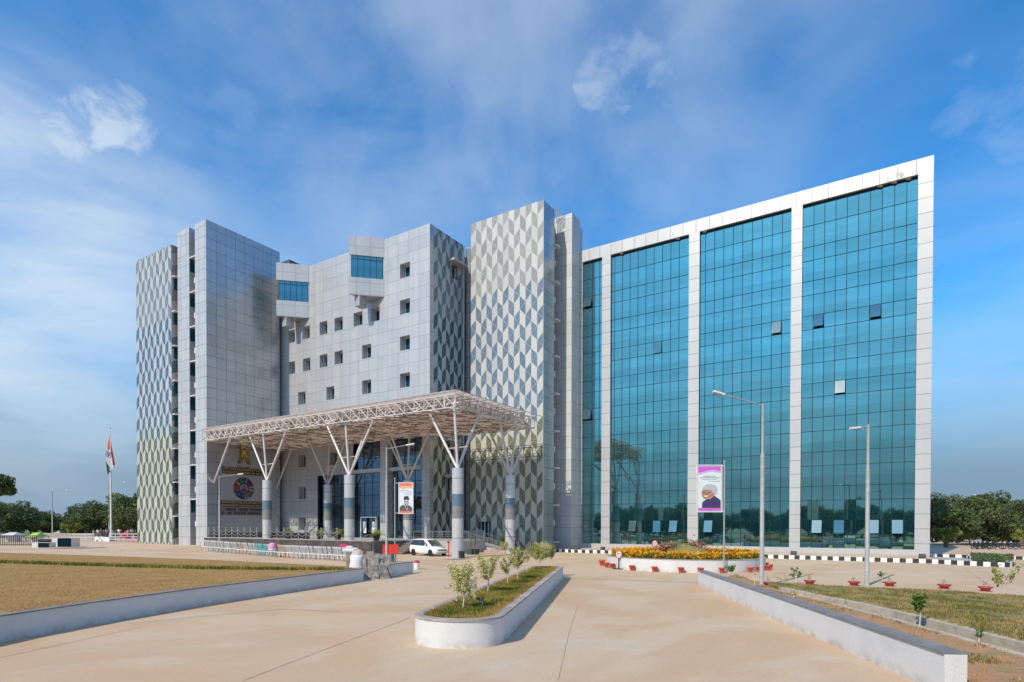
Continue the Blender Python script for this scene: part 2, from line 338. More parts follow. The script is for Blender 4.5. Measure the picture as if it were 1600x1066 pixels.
M['potsoil'] = pbr('pot soil', (.10, .07, .05), .95)
def wall_paint():
    q = NM('whitewashed wall'); P = q.wpos()
    c = q.mix(q.mr(q.noise(.8, 6, .65, P), .4, .7), (.67, .66, .655), (.61, .60, .60))
    z = q.sep(P)[2]
    grime = q.math('MULTIPLY', q.mr(z, .30, .0), q.mr(q.noise(2.2, 7, .72, P), .38, .62))
    c = q.mix(q.math('MULTIPLY', grime, .6), c, (.42, .34, .27))
    dr = q.mr(q.noise(1.0, 6, .7, q.scalev(P, (5., 5., .35))), .56, .80, 0, .28); c = q.mix(dr, c, (.50, .48, .46))
    q.bump(q.noise(26, 8, .75, P), .55, .03); return q.set(c, .85)
M['wall_paint'] = wall_paint()
M['sand_cement'] = pbr('sandy cement', (.42, .34, .26), .9, c2=(.52, .43, .34), scale=3., bump=.3, bscale=20)
M['drain_dark'] = pbr('drain bottom', (.17, .145, .12), .9)
M['coping'] = pbr('stone coping', (.30, .26, .235), .8, c2=(.42, .37, .33), scale=1.8, bump=.2, bscale=30)
M['grey_top'] = pbr('cement coping', (.175, .17, .17), .9, c2=(.23, .225, .225), scale=2.)
M['slab'] = pbr('broken concrete slab', (.17, .15, .13), .95, c2=(.31, .28, .245), scale=3., bump=.7, bscale=14)
M['joint'] = pbr('dark paving joint', (.31, .24, .175), .95)
M['car_paint'] = pbr('white car paint', (.80, .80, .79), .18, .0, var=.01)
M['car_glass'] = NM('car glass').set((.05, .07, .08), .03, .4)
M['chrome'] = NM('chrome').set((.7, .7, .7), .15, 1.)
M['alloy'] = pbr('alloy rim', (.35, .35, .36), .35, .8)
M['lamp_lens'] = NM('lamp lens').set((.75, .77, .8), .1, .1)
M['tail'] = NM('tail lamp').set((.5, .02, .04), .2, 0)
M['blue_plastic'] = pbr('blue plastic', (.05, .13, .20), .5)
M['skin'] = pbr('skin', (.28, .15, .09), .6, var=.03)
M['hair'] = pbr('hair', (.015, .012, .012), .7)
M['gold'] = pbr('gold letters', (.52, .40, .20), .45, .3, var=.3, scale=8)
M['gold_dark'] = pbr('antique gold', (.30, .22, .05), .4, .5, var=.5, scale=5)
def basecol(n, c, rough=.6): M[n] = pbr(n, c, rough, var=.05)
for n, c in dict(orange_print=(.80, .17, .07), orange_pale=(.85, .42, .28), print_white=(.72, .74, .80), cap_black=(.03, .03, .035), suit_grey=(.10, .09, .09), face_grey=(.42, .42, .43),
                 purple_print=(.55, .12, .58), purple_pale=(.62, .38, .70), hair_grey=(.46, .46, .48), face_brown=(.42, .22, .14), suit_navy=(.045, .035, .12), print_pale=(.66, .72, .72), text_dark=(.12, .12, .16),
                 saffron=(.62, .085, .015), flag_white=(.58, .58, .62), flag_green=(.02, .10, .06), navy=(.02, .03, .16), pink=(.70, .28, .50), crimson=(.55, .02, .08), lime=(.35, .60, .05), cloth_white=(.70, .70, .72),
                 teal_shirt=(.06, .22, .25), khaki=(.32, .27, .17), brown_cloth=(.18, .10, .06), dark_cloth=(.03, .03, .05), wheel_red=(.22, .02, .05), wheel_blue=(.02, .10, .24), wheel_green=(.02, .12, .09), wheel_maroon=(.07, .01, .03), wheel_cyan=(.08, .28, .34), wheel_navy=(.02, .02, .13), wheel_orange=(.30, .07, .02),
                 house_white=(.62, .60, .60), house_red=(.40, .08, .07), fence_stone=(.45, .40, .34), panel_navy=(.008, .028, .045), plastic_chair=(.50, .50, .52), chair_teal=(.15, .42, .46), chair_beige=(.50, .40, .33), chair_dark=(.03, .03, .04), olive_pot=(.03, .09, .06)).items(): basecol(n, c)
M['panel_navy'] = NM('navy board').set((.004, .018, .028), .9, 0, .05)
basecol('sign_brown', (.05, .03, .02)); basecol('sign_grey', (.16, .16, .165))

# ------------------------------------------------------------------ mesh builder
class MB:
    def __init__(s): s.v = []; s.f = []; s.mi = []; s.sm = []; s.cur = 0; s.smooth = False
    def add(s, vs, fs):
        o = len(s.v); s.v += [tuple(float(c) for c in q) for q in vs]
        for f in fs: s.f.append(tuple(i+o for i in f)); s.mi.append(s.cur); s.sm.append(s.smooth)
        return s
    def box(s, x0, x1, y0, y1, z0, z1):
        vs = [(x, y, z) for z in (z0, z1) for x, y in ((x0, y0), (x1, y0), (x1, y1), (x0, y1))]
        return s.add(vs, [(3, 2, 1, 0), (4, 5, 6, 7), (0, 1, 5, 4), (1, 2, 6, 5), (2, 3, 7, 6), (3, 0, 4, 7)])
    def obox(s, c, size, rz=0, rx=0, ry=0):
        Mx = Matrix.Rotation(rz, 4, 'Z') @ Matrix.Rotation(ry, 4, 'Y') @ Matrix.Rotation(rx, 4, 'X'); h = [q/2 for q in size]; vs = []
        for z in (-h[2], h[2]):
            for x, y in ((-h[0], -h[1]), (h[0], -h[1]), (h[0], h[1]), (-h[0], h[1])): vs.append(tuple(Vector(c) + Mx @ Vector((x, y, z))))
        return s.add(vs, [(3, 2, 1, 0), (4, 5, 6, 7), (0, 1, 5, 4), (1, 2, 6, 5), (2, 3, 7, 6), (3, 0, 4, 7)])
    def bar(s, p, q, r, n=6, r2=None, cap=True):
        p = Vector(p); q = Vector(q); d = (q-p)
        if d.length < 1e-6: return s
        d.normalize(); a = d.cross(Vector((0, 0, 1)) if abs(d.z) < .95 else Vector((1, 0, 0))).normalized(); b = d.cross(a); r2 = r if r2 is None else r2; vs = []
        for (c, rr) in ((p, r), (q, r2)):
            for i in range(n):
                t = 2*PI*(i+.5)/n; vs.append(tuple(c + (a*math.cos(t)+b*math.sin(t))*rr))
        fs = [(i, (i+1) % n, n+(i+1) % n, n+i) for i in range(n)]
        if not s.smooth:
            if cap: fs += [tuple(range(n-1, -1, -1)), tuple(range(n, 2*n))]
            return s.add(vs, fs)
        s.add(vs, fs); s.smooth = False
        if cap: s.add(vs, [tuple(range(n-1, -1, -1)), tuple(range(n, 2*n))])
        s.smooth = True; return s
    def tube(s, pts, rad, n=6):
        for i in range(len(pts)-1):
            r0 = rad[i] if isinstance(rad, (list, tuple)) else rad; r1 = rad[i+1] if isinstance(rad, (list, tuple)) else rad
            s.bar(pts[i], pts[i+1], r0, n, r1)
        return s
    def lathe(s, prof, c=(0, 0, 0), n=16, capb=True, capt=True):
        vs = []; fs = []
        for r, z in prof:
            for i in range(n): t = 2*PI*i/n; vs.append((c[0]+r*math.cos(t), c[1]+r*math.sin(t), c[2]+z))
        for k in range(len(prof)-1):
            for i in range(n): fs.append((k*n+i, k*n+(i+1) % n, (k+1)*n+(i+1) % n, (k+1)*n+i))
        s.add(vs, fs); sm = s.smooth; s.smooth = False
        if capb: s.add(vs[:n], [tuple(range(n-1, -1, -1))])
        if capt: s.add(vs[(len(prof)-1)*n:], [tuple(range(n))])
        s.smooth = sm; return s
    def prism(s, poly, z0, z1):
        n = len(poly); vs = [(x, y, z0) for x, y in poly]+[(x, y, z1) for x, y in poly]
        return s.add(vs, [(i, (i+1) % n, n+(i+1) % n, n+i) for i in range(n)]+[tuple(range(n-1, -1, -1)), tuple(range(n, 2*n))])
    def slab(s, pts, nrm, t):        # 3-D polygon given thickness t along nrm
        n = len(pts); nv = Vector(nrm).normalized()*t; a = [Vector(p) for p in pts]; vs = [tuple(p) for p in a]+[tuple(p+nv) for p in a]
        return s.add(vs, [(i, (i+1) % n, n+(i+1) % n, n+i) for i in range(n)]+[tuple(range(n-1, -1, -1)), tuple(range(n, 2*n))])
    def ball(s, c, r, n=10, k=6, sc_=(1, 1, 1)):
        prof = []; vs = []; fs = []
        for j in range(k+1):
            ph = -PI/2+PI*j/k
            for i in range(n): t = 2*PI*i/n; vs.append((c[0]+r*sc_[0]*math.cos(ph)*math.cos(t), c[1]+r*sc_[1]*math.cos(ph)*math.sin(t), c[2]+r*sc_[2]*math.sin(ph)))
        for j in range(k):
            for i in range(n): fs.append((j*n+i, j*n+(i+1) % n, (j+1)*n+(i+1) % n, (j+1)*n+i))
        return s.add(vs, fs)
    def torus(s, c, R_, r, axis='y', n=20, k=8):
        vs = []; fs = []
        for i in range(n):
            t = 2*PI*i/n
            for j in range(k):
                p = 2*PI*j/k; a = (R_+r*math.cos(p)); x, z, y = a*math.cos(t), a*math.sin(t), r*math.sin(p)
                vs.append((c[0]+x, c[1]+y, c[2]+z) if axis == 'y' else (c[0]+y, c[1]+x, c[2]+z))
        for i in range(n):
            for j in range(k): fs.append((i*k+j, ((i+1) % n)*k+j, ((i+1) % n)*k+(j+1) % k, i*k+(j+1) % k))
        return s.add(vs, fs)
    def wall(s, axis, c, u0, u1, z0, z1, holes, depth=0., jamb=True):
        """vertical wall sheet on plane axis=c, facing -y (axis 'y') or +x (axis 'x'), with rectangular holes whose reveals run `depth` inwards"""
        us = sorted({u0, u1, *[min(max(h[k], u0), u1) for h in holes for k in (0, 1)]}); zs = sorted({z0, z1, *[min(max(h[k], z0), z1) for h in holes for k in (2, 3)]})
        P = (lambda u, z, d=0: (u, c+d, z)) if axis == 'y' else (lambda u, z, d=0: (c-d, u, z))
        for i in range(len(us)-1):
            for j in range(len(zs)-1):
                cu = (us[i]+us[i+1])/2; cz = (zs[j]+zs[j+1])/2
                if any(h[0] < cu < h[1] and h[2] < cz < h[3] for h in holes): continue
                s.add([P(us[i], zs[j]), P(us[i+1], zs[j]), P(us[i+1], zs[j+1]), P(us[i], zs[j+1])], [(0, 1, 2, 3)])
        if depth and jamb:
            for a, b, e, f in holes:
                s.add([P(a, e), P(a, f), P(a, f, depth), P(a, e, depth)], [(0, 1, 2, 3)]); s.add([P(b, e), P(b, f), P(b, f, depth), P(b, e, depth)], [(3, 2, 1, 0)])
                s.add([P(a, e), P(b, e), P(b, e, depth), P(a, e, depth)], [(3, 2, 1, 0)]); s.add([P(a, f), P(b, f), P(b, f, depth), P(a, f, depth)], [(0, 1, 2, 3)])
        return s
    def build(s, name, mats, parent=None, kind=None, bevel=0, local=False):
        me = bpy.data.meshes.new(name); off = Vector((0, 0, 0))
        if parent is not None and not local:
            q = parent
            while q is not None: off += q.location; q = q.parent
        me.from_pydata([tuple(Vector(v)-off) for v in s.v], [], s.f); me.update()
        if not isinstance(mats, (list, tuple)): mats = [mats]
        for x in mats: me.materials.append(M[x] if isinstance(x, str) else x)
        me.polygons.foreach_set('material_index', s.mi); me.polygons.foreach_set('use_smooth', s.sm)
        o = bpy.data.objects.new(name, me); col.objects.link(o)
        if parent is not None: o.parent = parent
        if kind: o['kind'] = kind
        if bevel:
            b = o.modifiers.new('bevel', 'BEVEL'); b.width = bevel; b.segments = 2; b.limit_method = 'ANGLE'
        return o

def empty(name, loc, label=None, cat=None, group=None, rz=0):
    o = bpy.data.objects.new(name, None); col.objects.link(o); o.location = tuple(float(c) for c in loc); o.rotation_euler = (0, 0, rz); o.empty_display_size = .3
    return tag(o, label, cat, group)
def tag(o, label=None, cat=None, group=None, kind=None):
    if label: o['label'] = label
    if cat: o['category'] = cat
    if group: o['group'] = group
    if kind: o['kind'] = kind
    return o
def copy_tree(o, loc=None, rz=None, label=None, parent=None, scale=None):
    c = o.copy(); col.objects.link(c)
    if parent is not None: c.parent = parent
    if loc is not None: c.location = tuple(float(q) for q in loc)
    if rz is not None: c.rotation_euler = (0, 0, rz)
    if scale is not None: c.scale = (scale,)*3 if isinstance(scale, (int, float)) else scale
    if label: c['label'] = label
    for ch in list(o.children): copy_tree(ch, parent=c)
    return c
def npmesh(name, V, n, mat, parent=None, kind=None):
    """V: (k*n,3) array of separate n-gons"""
    k = len(V)//n; me = bpy.data.meshes.new(name); me.vertices.add(len(V)); me.vertices.foreach_set('co', V.astype(np.float32).ravel())
    me.loops.add(k*n); me.loops.foreach_set('vertex_index', np.arange(k*n, dtype=np.int32)); me.polygons.add(k)
    me.polygons.foreach_set('loop_start', np.arange(0, k*n, n, dtype=np.int32)); me.polygons.foreach_set('loop_total', np.full(k, n, dtype=np.int32))
    me.update(calc_edges=True); me.materials.append(M[mat] if isinstance(mat, str) else mat)
    o = bpy.data.objects.new(name, me); col.objects.link(o)
    if parent is not None: o.parent = parent
    if kind: o['kind'] = kind
    return o
def leaves(centers, size, seed, flat=.0, asp=.55):
    rg = np.random.RandomState(seed); k = len(centers)
    a = rg.normal(size=(k, 3)); a /= np.linalg.norm(a, axis=1)[:, None]
    b = rg.normal(size=(k, 3)); b[:, 2] += flat; b -= (a*b).sum(1)[:, None]*a; b /= np.linalg.norm(b, axis=1)[:, None]
    s = size*rg.uniform(.6, 1.35, (k, 1)); a = a*s*.5; b = b*s*.5*asp
    V = np.stack([centers-a, centers+b*1., centers+a, centers-b*1.], 1); return V.reshape(-1, 3)
def blades(x, y, z, h, wd, seed, lean=.5):
    rg = np.random.RandomState(seed); k = len(x); t = rg.uniform(0, 2*PI, k); hh = h*rg.uniform(.5, 1.4, k); l = lean*hh*rg.uniform(.1, 1., k); t2 = rg.uniform(0, 2*PI, k)
    b = np.stack([x, y, z], 1); dx = np.stack([np.cos(t), np.sin(t), np.zeros(k)], 1)*wd*.5; tp = b+np.stack([np.cos(t2)*l, np.sin(t2)*l, hh], 1)
    return np.stack([b-dx, b+dx, tp], 1).reshape(-1, 3)

# ------------------------------------------------------------------ ground
def gh(x):       # the forecourt rises gently towards the left wing
    t = min(max((-45.-x)/27., 0.), 1.); return .33*t*t*(3-2*t)
def sheet(name, xs, ys, dz, mat, kind='structure'):
    mb = MB(); nx, ny = len(xs), len(ys)
    mb.add([(x, y, gh(x)+dz) for y in ys for x in xs], [(j*nx+i, j*nx+i+1, (j+1)*nx+i+1, (j+1)*nx+i) for j in range(ny-1) for i in range(nx-1)])
    return mb.build(name, mat, kind=kind)
gx = [-2500, -600, -200]+list(np.arange(-130, -40, 3.))+[-40, 0, 60, 400, 2500]
sheet('ground', gx, [-1500, -200, 0, 100, 400, 2500], -.02, 'ground')
px_ = [-150]+list(np.arange(-130, -40, 3.))+[-40, -20, 0, 9, 60]
sheet('pavement', px_, [-25, 0, 20, 40, 67.4, 90, 170], 0., 'concrete')
jt = MB()
def jline(a, b, wd, z=.006):
    a = np.array(a[:2]); b = np.array(b[:2]); d = (b-a)/np.linalg.norm(b-a); n = np.array([-d[1], d[0]])*wd/2
    jt.add([(*(a-n), z), (*(b-n), z), (*(b+n), z), (*(a+n), z)], [(0, 1, 2, 3)])
def jpx(pts, wd):
    for i in range(len(pts)-1): jline(G(*pts[i]), G(*pts[i+1]), wd)
jpx([(872, 1064), (889, 990), (903, 945)], .011)
jpx([(380, 1064), (500, 1018), (640, 966)], .016)
jpx([(200, 975), (300, 965), (440, 952), (530, 956)], .03)
jpx([(0, 1028), (120, 1002), (220, 980)], .02)
jpx([(880, 903.5), (950, 905.5), (1091, 911)], .10)
jpx([(645, 889.5), (700, 891), (790, 897)], .09)
jpx([(650, 883), (730, 884)], .05); jpx([(720, 870), (800, 868)], .05)
jpx([(1385, 893), (1360, 912)], .03); jpx([(1505, 887), (1545, 915)], .03)
jt.build('paving_joint', 'joint', kind='structure')

# ------------------------------------------------------------------ the building
B = empty('office_building', (-40, 60, 0), 'large office block with grey panel towers, chevron cladding and a teal glass wing', 'building')
YG = 67.5
XB = [-33.54, -32.70, -30.06, -28.94, -19.45, -18.27, -8.89, -7.87, 1.90, 3.09]
ZT, ZG0, ZG1 = 37.36, .83, 35.95
bays = [(XB[1], XB[2]), (XB[3], XB[4]), (XB[5], XB[6]), (XB[7], XB[8])]
fr = MB()
holes = [(a, b, ZG0, ZG1) for a, b in bays]
fr.wall('y', YG, XB[0], XB[9], 0., ZG1, holes, .38)
fr.box(XB[0]+.06, XB[9]-.06, YG+2.0, YG+17.94, 0, 36.4); fr.add([(XB[0], YG+18, 0), (XB[9], YG+18, 0), (XB[9], YG+18, ZT), (XB[0], YG+18, ZT)], [(3, 2, 1, 0)])
fr.add([(XB[9], YG, 0), (XB[9], YG+18, 0), (XB[9], YG+18, ZT), (XB[9], YG, ZT)], [(0, 1, 2, 3)]); fr.add([(XB[0], YG, 0), (XB[0], YG+18, 0), (XB[0], YG+18, ZT), (XB[0], YG, ZT)], [(3, 2, 1, 0)])
fr.build('wing_frame', 'frame_white', B)
pp = MB(); pp.box(XB[0], XB[9]+.003, YG-.003, YG+.5, ZG1+.002, ZT); pp.box(XB[0], XB[9]+.003, YG+17.6, YG+18, 36.4, ZT); pp.build('parapet', 'parapet_white', B)
# mould stains on the parapet belong to its paint: small thin patches
rows = [ZG0]
for k in range(9): rows += [2.26+3.462*k, 3.66+3.462*k]
rows = rows[:-1]
zr = [ZG0, 2.26, 3.68, 5.67, 7.11, 9.18, 10.59, 12.72, 14.12, 16.20, 17.62, 19.68, 21.10, 23.15, 24.56, 26.66, 28.08, 30.16, 31.57, 33.73, ZG1]
openp = {0: [(925, 473, 'p'), (923, 641, 'p')], 1: [(1033, 547, 's'), (991, 824, 'p'), (1030, 824, 's'), (1055, 824, 'p')], 2: [(1214, 512, 'p'), (1106, 824, 'p')], 3: [(1278, 502, 'd'), (1367, 487, 'd'), (1312, 606, 'p'), (1274, 824, 'p'), (1310, 824, 's'), (1364, 824, 'p'), (1401, 824, 'p')]}
rnd = random.Random(4)
YP = YG+.30
for bi, (a, b) in enumerate(bays):
    g = MB(); ml = MB()
    cols_ = [a]+[k*.985+.03-7.86-9.85*0 for k in range(-40, 30) if a+.35 < k*.985+.03-7.86 < b-.3]+[b]
    ops = []
    for (qx, qy, kd) in openp[bi]:
        P_ = atY(qx, qy, YP)
        ci = max(i for i in range(len(cols_)-1) if cols_[i] <= P_[0]); ri = max(i for i in range(len(zr)-1) if zr[i] <= P_[2]); ops.append((ci, ri, kd))
    for i in range(len(cols_)-1):
        for j in range(len(zr)-1):
            if any(o[0] == i and o[1] == j for o in ops): continue
            t1 = rnd.gauss(0, .0028); t2 = rnd.gauss(0, .0028); x0, x1 = cols_[i], cols_[i+1]; z0, z1 = zr[j], zr[j+1]; hx = (x1-x0)/2; hz = (z1-z0)/2
            g.add([(x, YP+sx*hx*t1*1.+sz*hz*t2*1., z) for x, z, sx, sz in ((x0, z0, -1, -1), (x1, z0, 1, -1), (x1, z1, 1, 1), (x0, z1, -1, 1))], [(0, 1, 2, 3)])
    for x in cols_: ml.box(x-.026, x+.026, YP-.03, YP+.05, ZG0+.004, ZG1-.004)
    for z in zr[1:-1]: ml.box(a+.004, b-.004, YP-.026, YP+.046, z-.022, z+.022)
    ml.box(a+.004, b-.004, YP-.02, YP+.04, ZG1-.30, ZG1-.005)
    if True:
        ml.box(a+.005, b-.005, YP+.25, YP+.3, ZG0, ZG1)
    gl = g.build('curtain_wall', 'teal_glass', B)
    ml.build('mullion_grid', 'mullion', gl)
    for ci, ri, kd in ops:
        x0, x1, z0, z1 = cols_[ci]+.05, cols_[ci+1]-.05, zr[ri]+.04, zr[ri+1]-.04; ang = {'p': .30, 's': .10, 'd': .34}[kd]; q = MB()
        h = z1-z0; yb = YP-math.sin(ang)*h; zb = z1-math.cos(ang)*h
        q.slab([(x0, YP-.05, z1), (x1, YP-.05, z1), (x1, yb-.05, zb), (x0, yb-.05, zb)], (0, 1, 0), .04)
        q.cur = 1; q.box(x0, x1, YP+.12, YP+.16, z0, z1)
        o = q.build('open_pane', ['pane_pale' if kd != 'd' else 'bay_glass', 'black'], gl)
hive = None
for i_, (hx, hy, lb_) in enumerate([(1375, 297, 'largest pale brown beehive under the right end of the white parapet'), (1397, 292, 'dark beehive in the middle of the stained parapet end'), (1419, 288, 'dark beehive right of the stain under the parapet'), (1452, 282, 'dark beehive in the top right corner of the glass wall'), (971, 404, 'small beehive over the second glass bay near its left corner'), (1059, 377, 'dark beehive near the right corner of the second glass bay'), (1101, 364, 'small beehive at the left corner of the third glass bay')]):
    P_ = atY(hx, hy, YG+.12); q = MB(); q.smooth = True; q.ball((0, 0, 0), .17, 10, 7, (1.5, .6, .9)); q.ball((.12, 0, -.08), .12, 8, 6, (1, .6, 1))
    o = q.build('beehive', 'bark'); o.location = (P_[0], YG+.12, ZG1-.10); tag(o, lb_, 'beehive', 'beehives under the parapet')
# -- left tower group
def part(name, mat, *boxes, bevel=0, parent=B):
    for b in boxes: q = MB(); q.box(*b); o = q.build(name, mat, parent, bevel=bevel)
    return o
part('chevron_slab', ['chev_left'], (-92.2, -82.7, 43.4, 49.0, 0, 41.1))
q = MB(); q.add([(-82.697, 43.42, .2), (-82.697, 49, .2), (-82.697, 49, 41.1), (-82.697, 43.42, 41.1)], [(0, 1, 2, 3)]); q.build('chevron_return', 'chev_lside', B)
part('tower_strip', 'panel', (-82.06, -79.2, 43.9, 50, 0, 42.7))
part('tower_core', 'dark_wall', (-91, -75.9, 50.0, 60, 0, 41.5), (-82.65, -75.9, 45.4, 50, 0, 41.5))
part('panel_tower', 'panel_glassy', (-77.8, -75.2, 43.92, 54.9, 0, 42.68))
part('tower_strip', 'panel', (-77.8, -75.197, 43.9, 43.92, 0, 42.7))
for z in (38.72, 34.1, 29.48, 24.9, 20.3, 15.69, 11.08, 6.51):
    part('ledge', 'ledge', (-79.2, -77.8, 43.95, 45.35, z-.12, z+.02))
    o = part('slot_window', 'slot_glass', (-79.197, -79.17, 44.0, 45.3, z-1.85, z-.16))
    part('bracket', 'ledge', (-78.05, -77.803, 43.91, 44.15, z-3.7, z-3.0))
for z in (36.82, 32.1, 27.45, 22.7, 18.15, 13.49, 8.89, 4.25):
    part('ledge', 'ledge', (-82.7, -82.06, 43.46, 45.3, z-.12, z+.02))
    part('slot_window', 'slot_glass', (-82.694, -82.67, 43.7, 45.2, z-1.7, z-.16))
part('roof_housing', 'dark_wall', (-79, -74.5, 56, 60, 39, 41.9))
# -- middle block
MY = 55.4; MX0, MX1 = -79.0, -47.2; MZ = 39.5
wins = [(-52.07, -50.4, 33.9), (-52.07, -50.4, 29.4), (-52.07, -50.4, 24.87), (-52.07, -50.4, 20.25), (-58.78, -57.13, 24.87), (-58.78, -57.13, 20.25), (-60.37, -58.72, 29.4), (-57.23, -55.6, 29.4),
        (-64.1, -62.47, 29.4), (-64.1, -62.47, 24.87), (-67.13, -65.55, 29.4), (-67.13, -65.55, 24.87), (-70.8, -69.2, 29.4), (-70.7, -69.1, 24.87), (-74.0, -72.45, 29.4), (-74.0, -72.45, 24.87),
        (-71.75, -70.15, 20.25), (-65.75, -64.15, 20.25), (-71.75, -70.15, 11.3), (-65.2, -63.65, 11.3), (-71.75, -70.15, 6.75), (-71.75, -70.15, 2.35), (-71.75, -70.15, 15.8), (-58.78, -57.13, 15.8), (-52.07, -50.4, 15.8)]
WH = 1.78
mw = MB(); hs_ = [(a, b, z, z+WH) for a, b, z in wins]
mw.wall('y', MY, MX0, MX1, 0, MZ, hs_+[(-67.6, -48.45, 1.4, 10.16), (-60.46, -48.45, 10.16, 14.9)], 0)
mw.box(MX0, MX1-.6, 56.8, 70, 0, 38.6); mw.box(MX0, MX1, MY+.01, MY+.4, MZ-1.2, MZ-.01)
mw.build('wall', 'mid_panel', B)
for a, b, z in wins:
    q = MB(); D_ = .92
    P = lambda u, zz, d=0: (u, MY+d, zz); e, f = z, z+WH
    q.add([P(a, e), P(a, f), P(a, f, D_), P(a, e, D_)], [(0, 1, 2, 3)]); q.add([P(b, e), P(b, f), P(b, f, D_), P(b, e, D_)], [(3, 2, 1, 0)])
    q.add([P(a, e), P(b, e), P(b, e, D_), P(a, e, D_)], [(3, 2, 1, 0)]); q.add([P(a, f), P(b, f), P(b, f, D_), P(a, f, D_)], [(0, 1, 2, 3)])
    wo = q.build('window', 'reveal', B)
    q = MB(); q.box(a, b, MY+D_, MY+D_+.04, e, f); q.build('pane', 'win_glass', wo)
    q = MB()
    for x in (a+.04, a+.86, a+1.18): q.box(x, x+.09, MY+D_-.05, MY+D_-.002, e+.004, f-.004)
    q.box(a+.13, b-.004, MY+D_-.05, MY+D_-.002, e+.004, e+.08); q.box(a+.13, b-.004, MY+D_-.05, MY+D_-.002, f-.08, f-.004); q.build('frame', 'white_metal', wo)
# projecting corner bays
for (bx, ax) in ((-57.9, -54.75), (-72.4, -69.25)):
    q = MB(); y1, y0 = MY-.003, 52.3; tri = [(bx, y0), (ax, y1), (bx, y1)]
    q.prism(tri, 37.2, 39.6); bo = q.build('bay_head', 'mid_panel', B); q = MB(); q.prism(tri, 32.2, 34.4); q.build('bay_apron', 'mid_panel', B)
    q = MB(); d = Vector((ax-bx, y1-y0, 0)); n = Vector((d.y, -d.x, 0)).normalized(); ln = d.length
    s_ = .18; i0 = Vector((bx+.12, y0+.30, 0)); i1 = Vector((ax-.24, y1-.02, 0)); i2 = Vector((bx+.12, y1-.02, 0))
    q.prism([(i0.x, i0.y), (i1.x, i1.y), (i2.x, i2.y)], 34.4, 37.2); q.build('bay_window', 'bay_glass', bo)
    q = MB(); dd = (i1-i0)
    for k in range(6):
        p = i0+dd*(k/5*.98+.01); q.obox((p.x+n.x*.01, p.y+n.y*.01, 35.8), (.06, .05, 2.79), math.atan2(dd.y, dd.x))
    for z in (36.75,): 
        p = i0+dd*.5; q.obox((p.x+n.x*.012, p.y+n.y*.012, z), (dd.length*.99, .05, .05), math.atan2(dd.y, dd.x))
    q.build('bay_mullion', 'mullion', bo)
    q = MB(); q.box(bx+.1, bx+1.0, y1-2.2, y1-.9, 30.9, 32.2); q.build('soffit_box', 'marble_grey', bo)
# side face with chevrons
part('corner_strip', 'panel_glassy', (-47.6, -47.2+.004, 55.403, 56.1, 0, 39.502))
sh = []
q = MB(); sidew = [(59.4, 60.9, 34.5, 36.2), (58.6, 60.0, 7.4, 9.0), (58.6, 60.0, 11.9, 13.5)]
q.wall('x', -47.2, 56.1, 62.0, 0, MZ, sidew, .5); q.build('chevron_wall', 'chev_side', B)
part('corner_strip', 'ledge', (-47.4, -47.15, 62.0, 62.25, 0, MZ))
for (a, b, e, f) in sidew:
    q = MB(); q.box(-47.75, -47.7, a, b, e, f); wo = q.build('window', 'win_glass', B)
    q = MB()
    for y in (a, (a+b)/2-.04, b-.09): q.box(-47.7, -47.62, y+.003, y+.09, e+.004, f-.004)
    q.build('frame', 'white_metal', wo)
    q = MB(); q.box(-47.19, -46.3, a-.4, b+1.0, f+.12, f+.38); q.build('hood', 'mid_panel', wo)
part('link_wall', 'panel_glassy', (-47.19, -44.0, 62.6, 68, 0, 39.4))
# -- right tower
TX0, TX1, TY = -44.9, -34.4, 60.6
dr0 = atY(747, 816, TY); dr1 = atY(766, 842, TY)
dz0, dz1 = 1.0, 3.5
q = MB(); q.wall('y', TY, TX0, TX1, 0, 41.0, [(dr0[0], dr1[0], dz0, dz1)], .7); q.add([(TX0, TY, 41), (TX1, TY, 41), (TX1, 63.3, 41), (TX0, 63.3, 41)], [(0, 1, 2, 3)])
q.build('chevron_slab', 'chev_front', B)
q = MB(); xd = dr0[0]; wd_ = dr1[0]-dr0[0]; q.box(xd, xd+wd_, TY+.66, TY+.70, dz0, dz1); wo = q.build('door', 'win_glass', B)
q = MB()
for t in (.0, .30, .62, .93): q.box(xd+wd_*t+.003, xd+wd_*t+.1, TY+.55, TY+.655, dz0, dz1)
q.build('frame', 'white_metal', wo)
part('side_slab', 'panel_glassy', (TX1-.30, TX1+.003, TY+.12, 63.3, 0, 40.98), (TX0-.003, TX0+.3, TY+.02, 63.3, 0, 40.98))
part('edge_trim', 'ledge', (TX1-.02, TX1+.006, TY-.006, TY+.12, 0, 41.0))
part('tower_core', 'dark_wall', (-44.6, -35.4, 62.2, 68, 0, 40))
part('tower_strip', 'panel_lit_tone', (-35.6, -33.06, 65.3, 67.49, 0, 41.2), (-35.6, -33.7, 67.491, 69.5, 0, 41.1))
for z in (36.9, 32.5, 28.0, 23.6, 19.1, 14.55, 10.1, 5.6, 1.1):
    part('ledge', 'ledge', (-35.4, -34.1, 63.32, 64.3, z-.14, z))
    part('slot_window', 'slot_glass', (-35.397, -35.3, 63.5, 64.8, z-2.0, z-.2))
    part('bracket', 'ledge', (TX1-.05, TX1+.05, 63.302, 63.5, z-2.6, z-1.9))
q = MB()
for k in range(6):
    x = -35.2+k*.22; q.bar((x, 64.0+.2*k, 40), (x, 64.0+.2*k, 42.2-.22*k), .05)
q.bar((-35.3, 63.9, 41.9), (-34.0, 65.2, 41.2), .04); q.build('roof_pipe', 'galv', B)
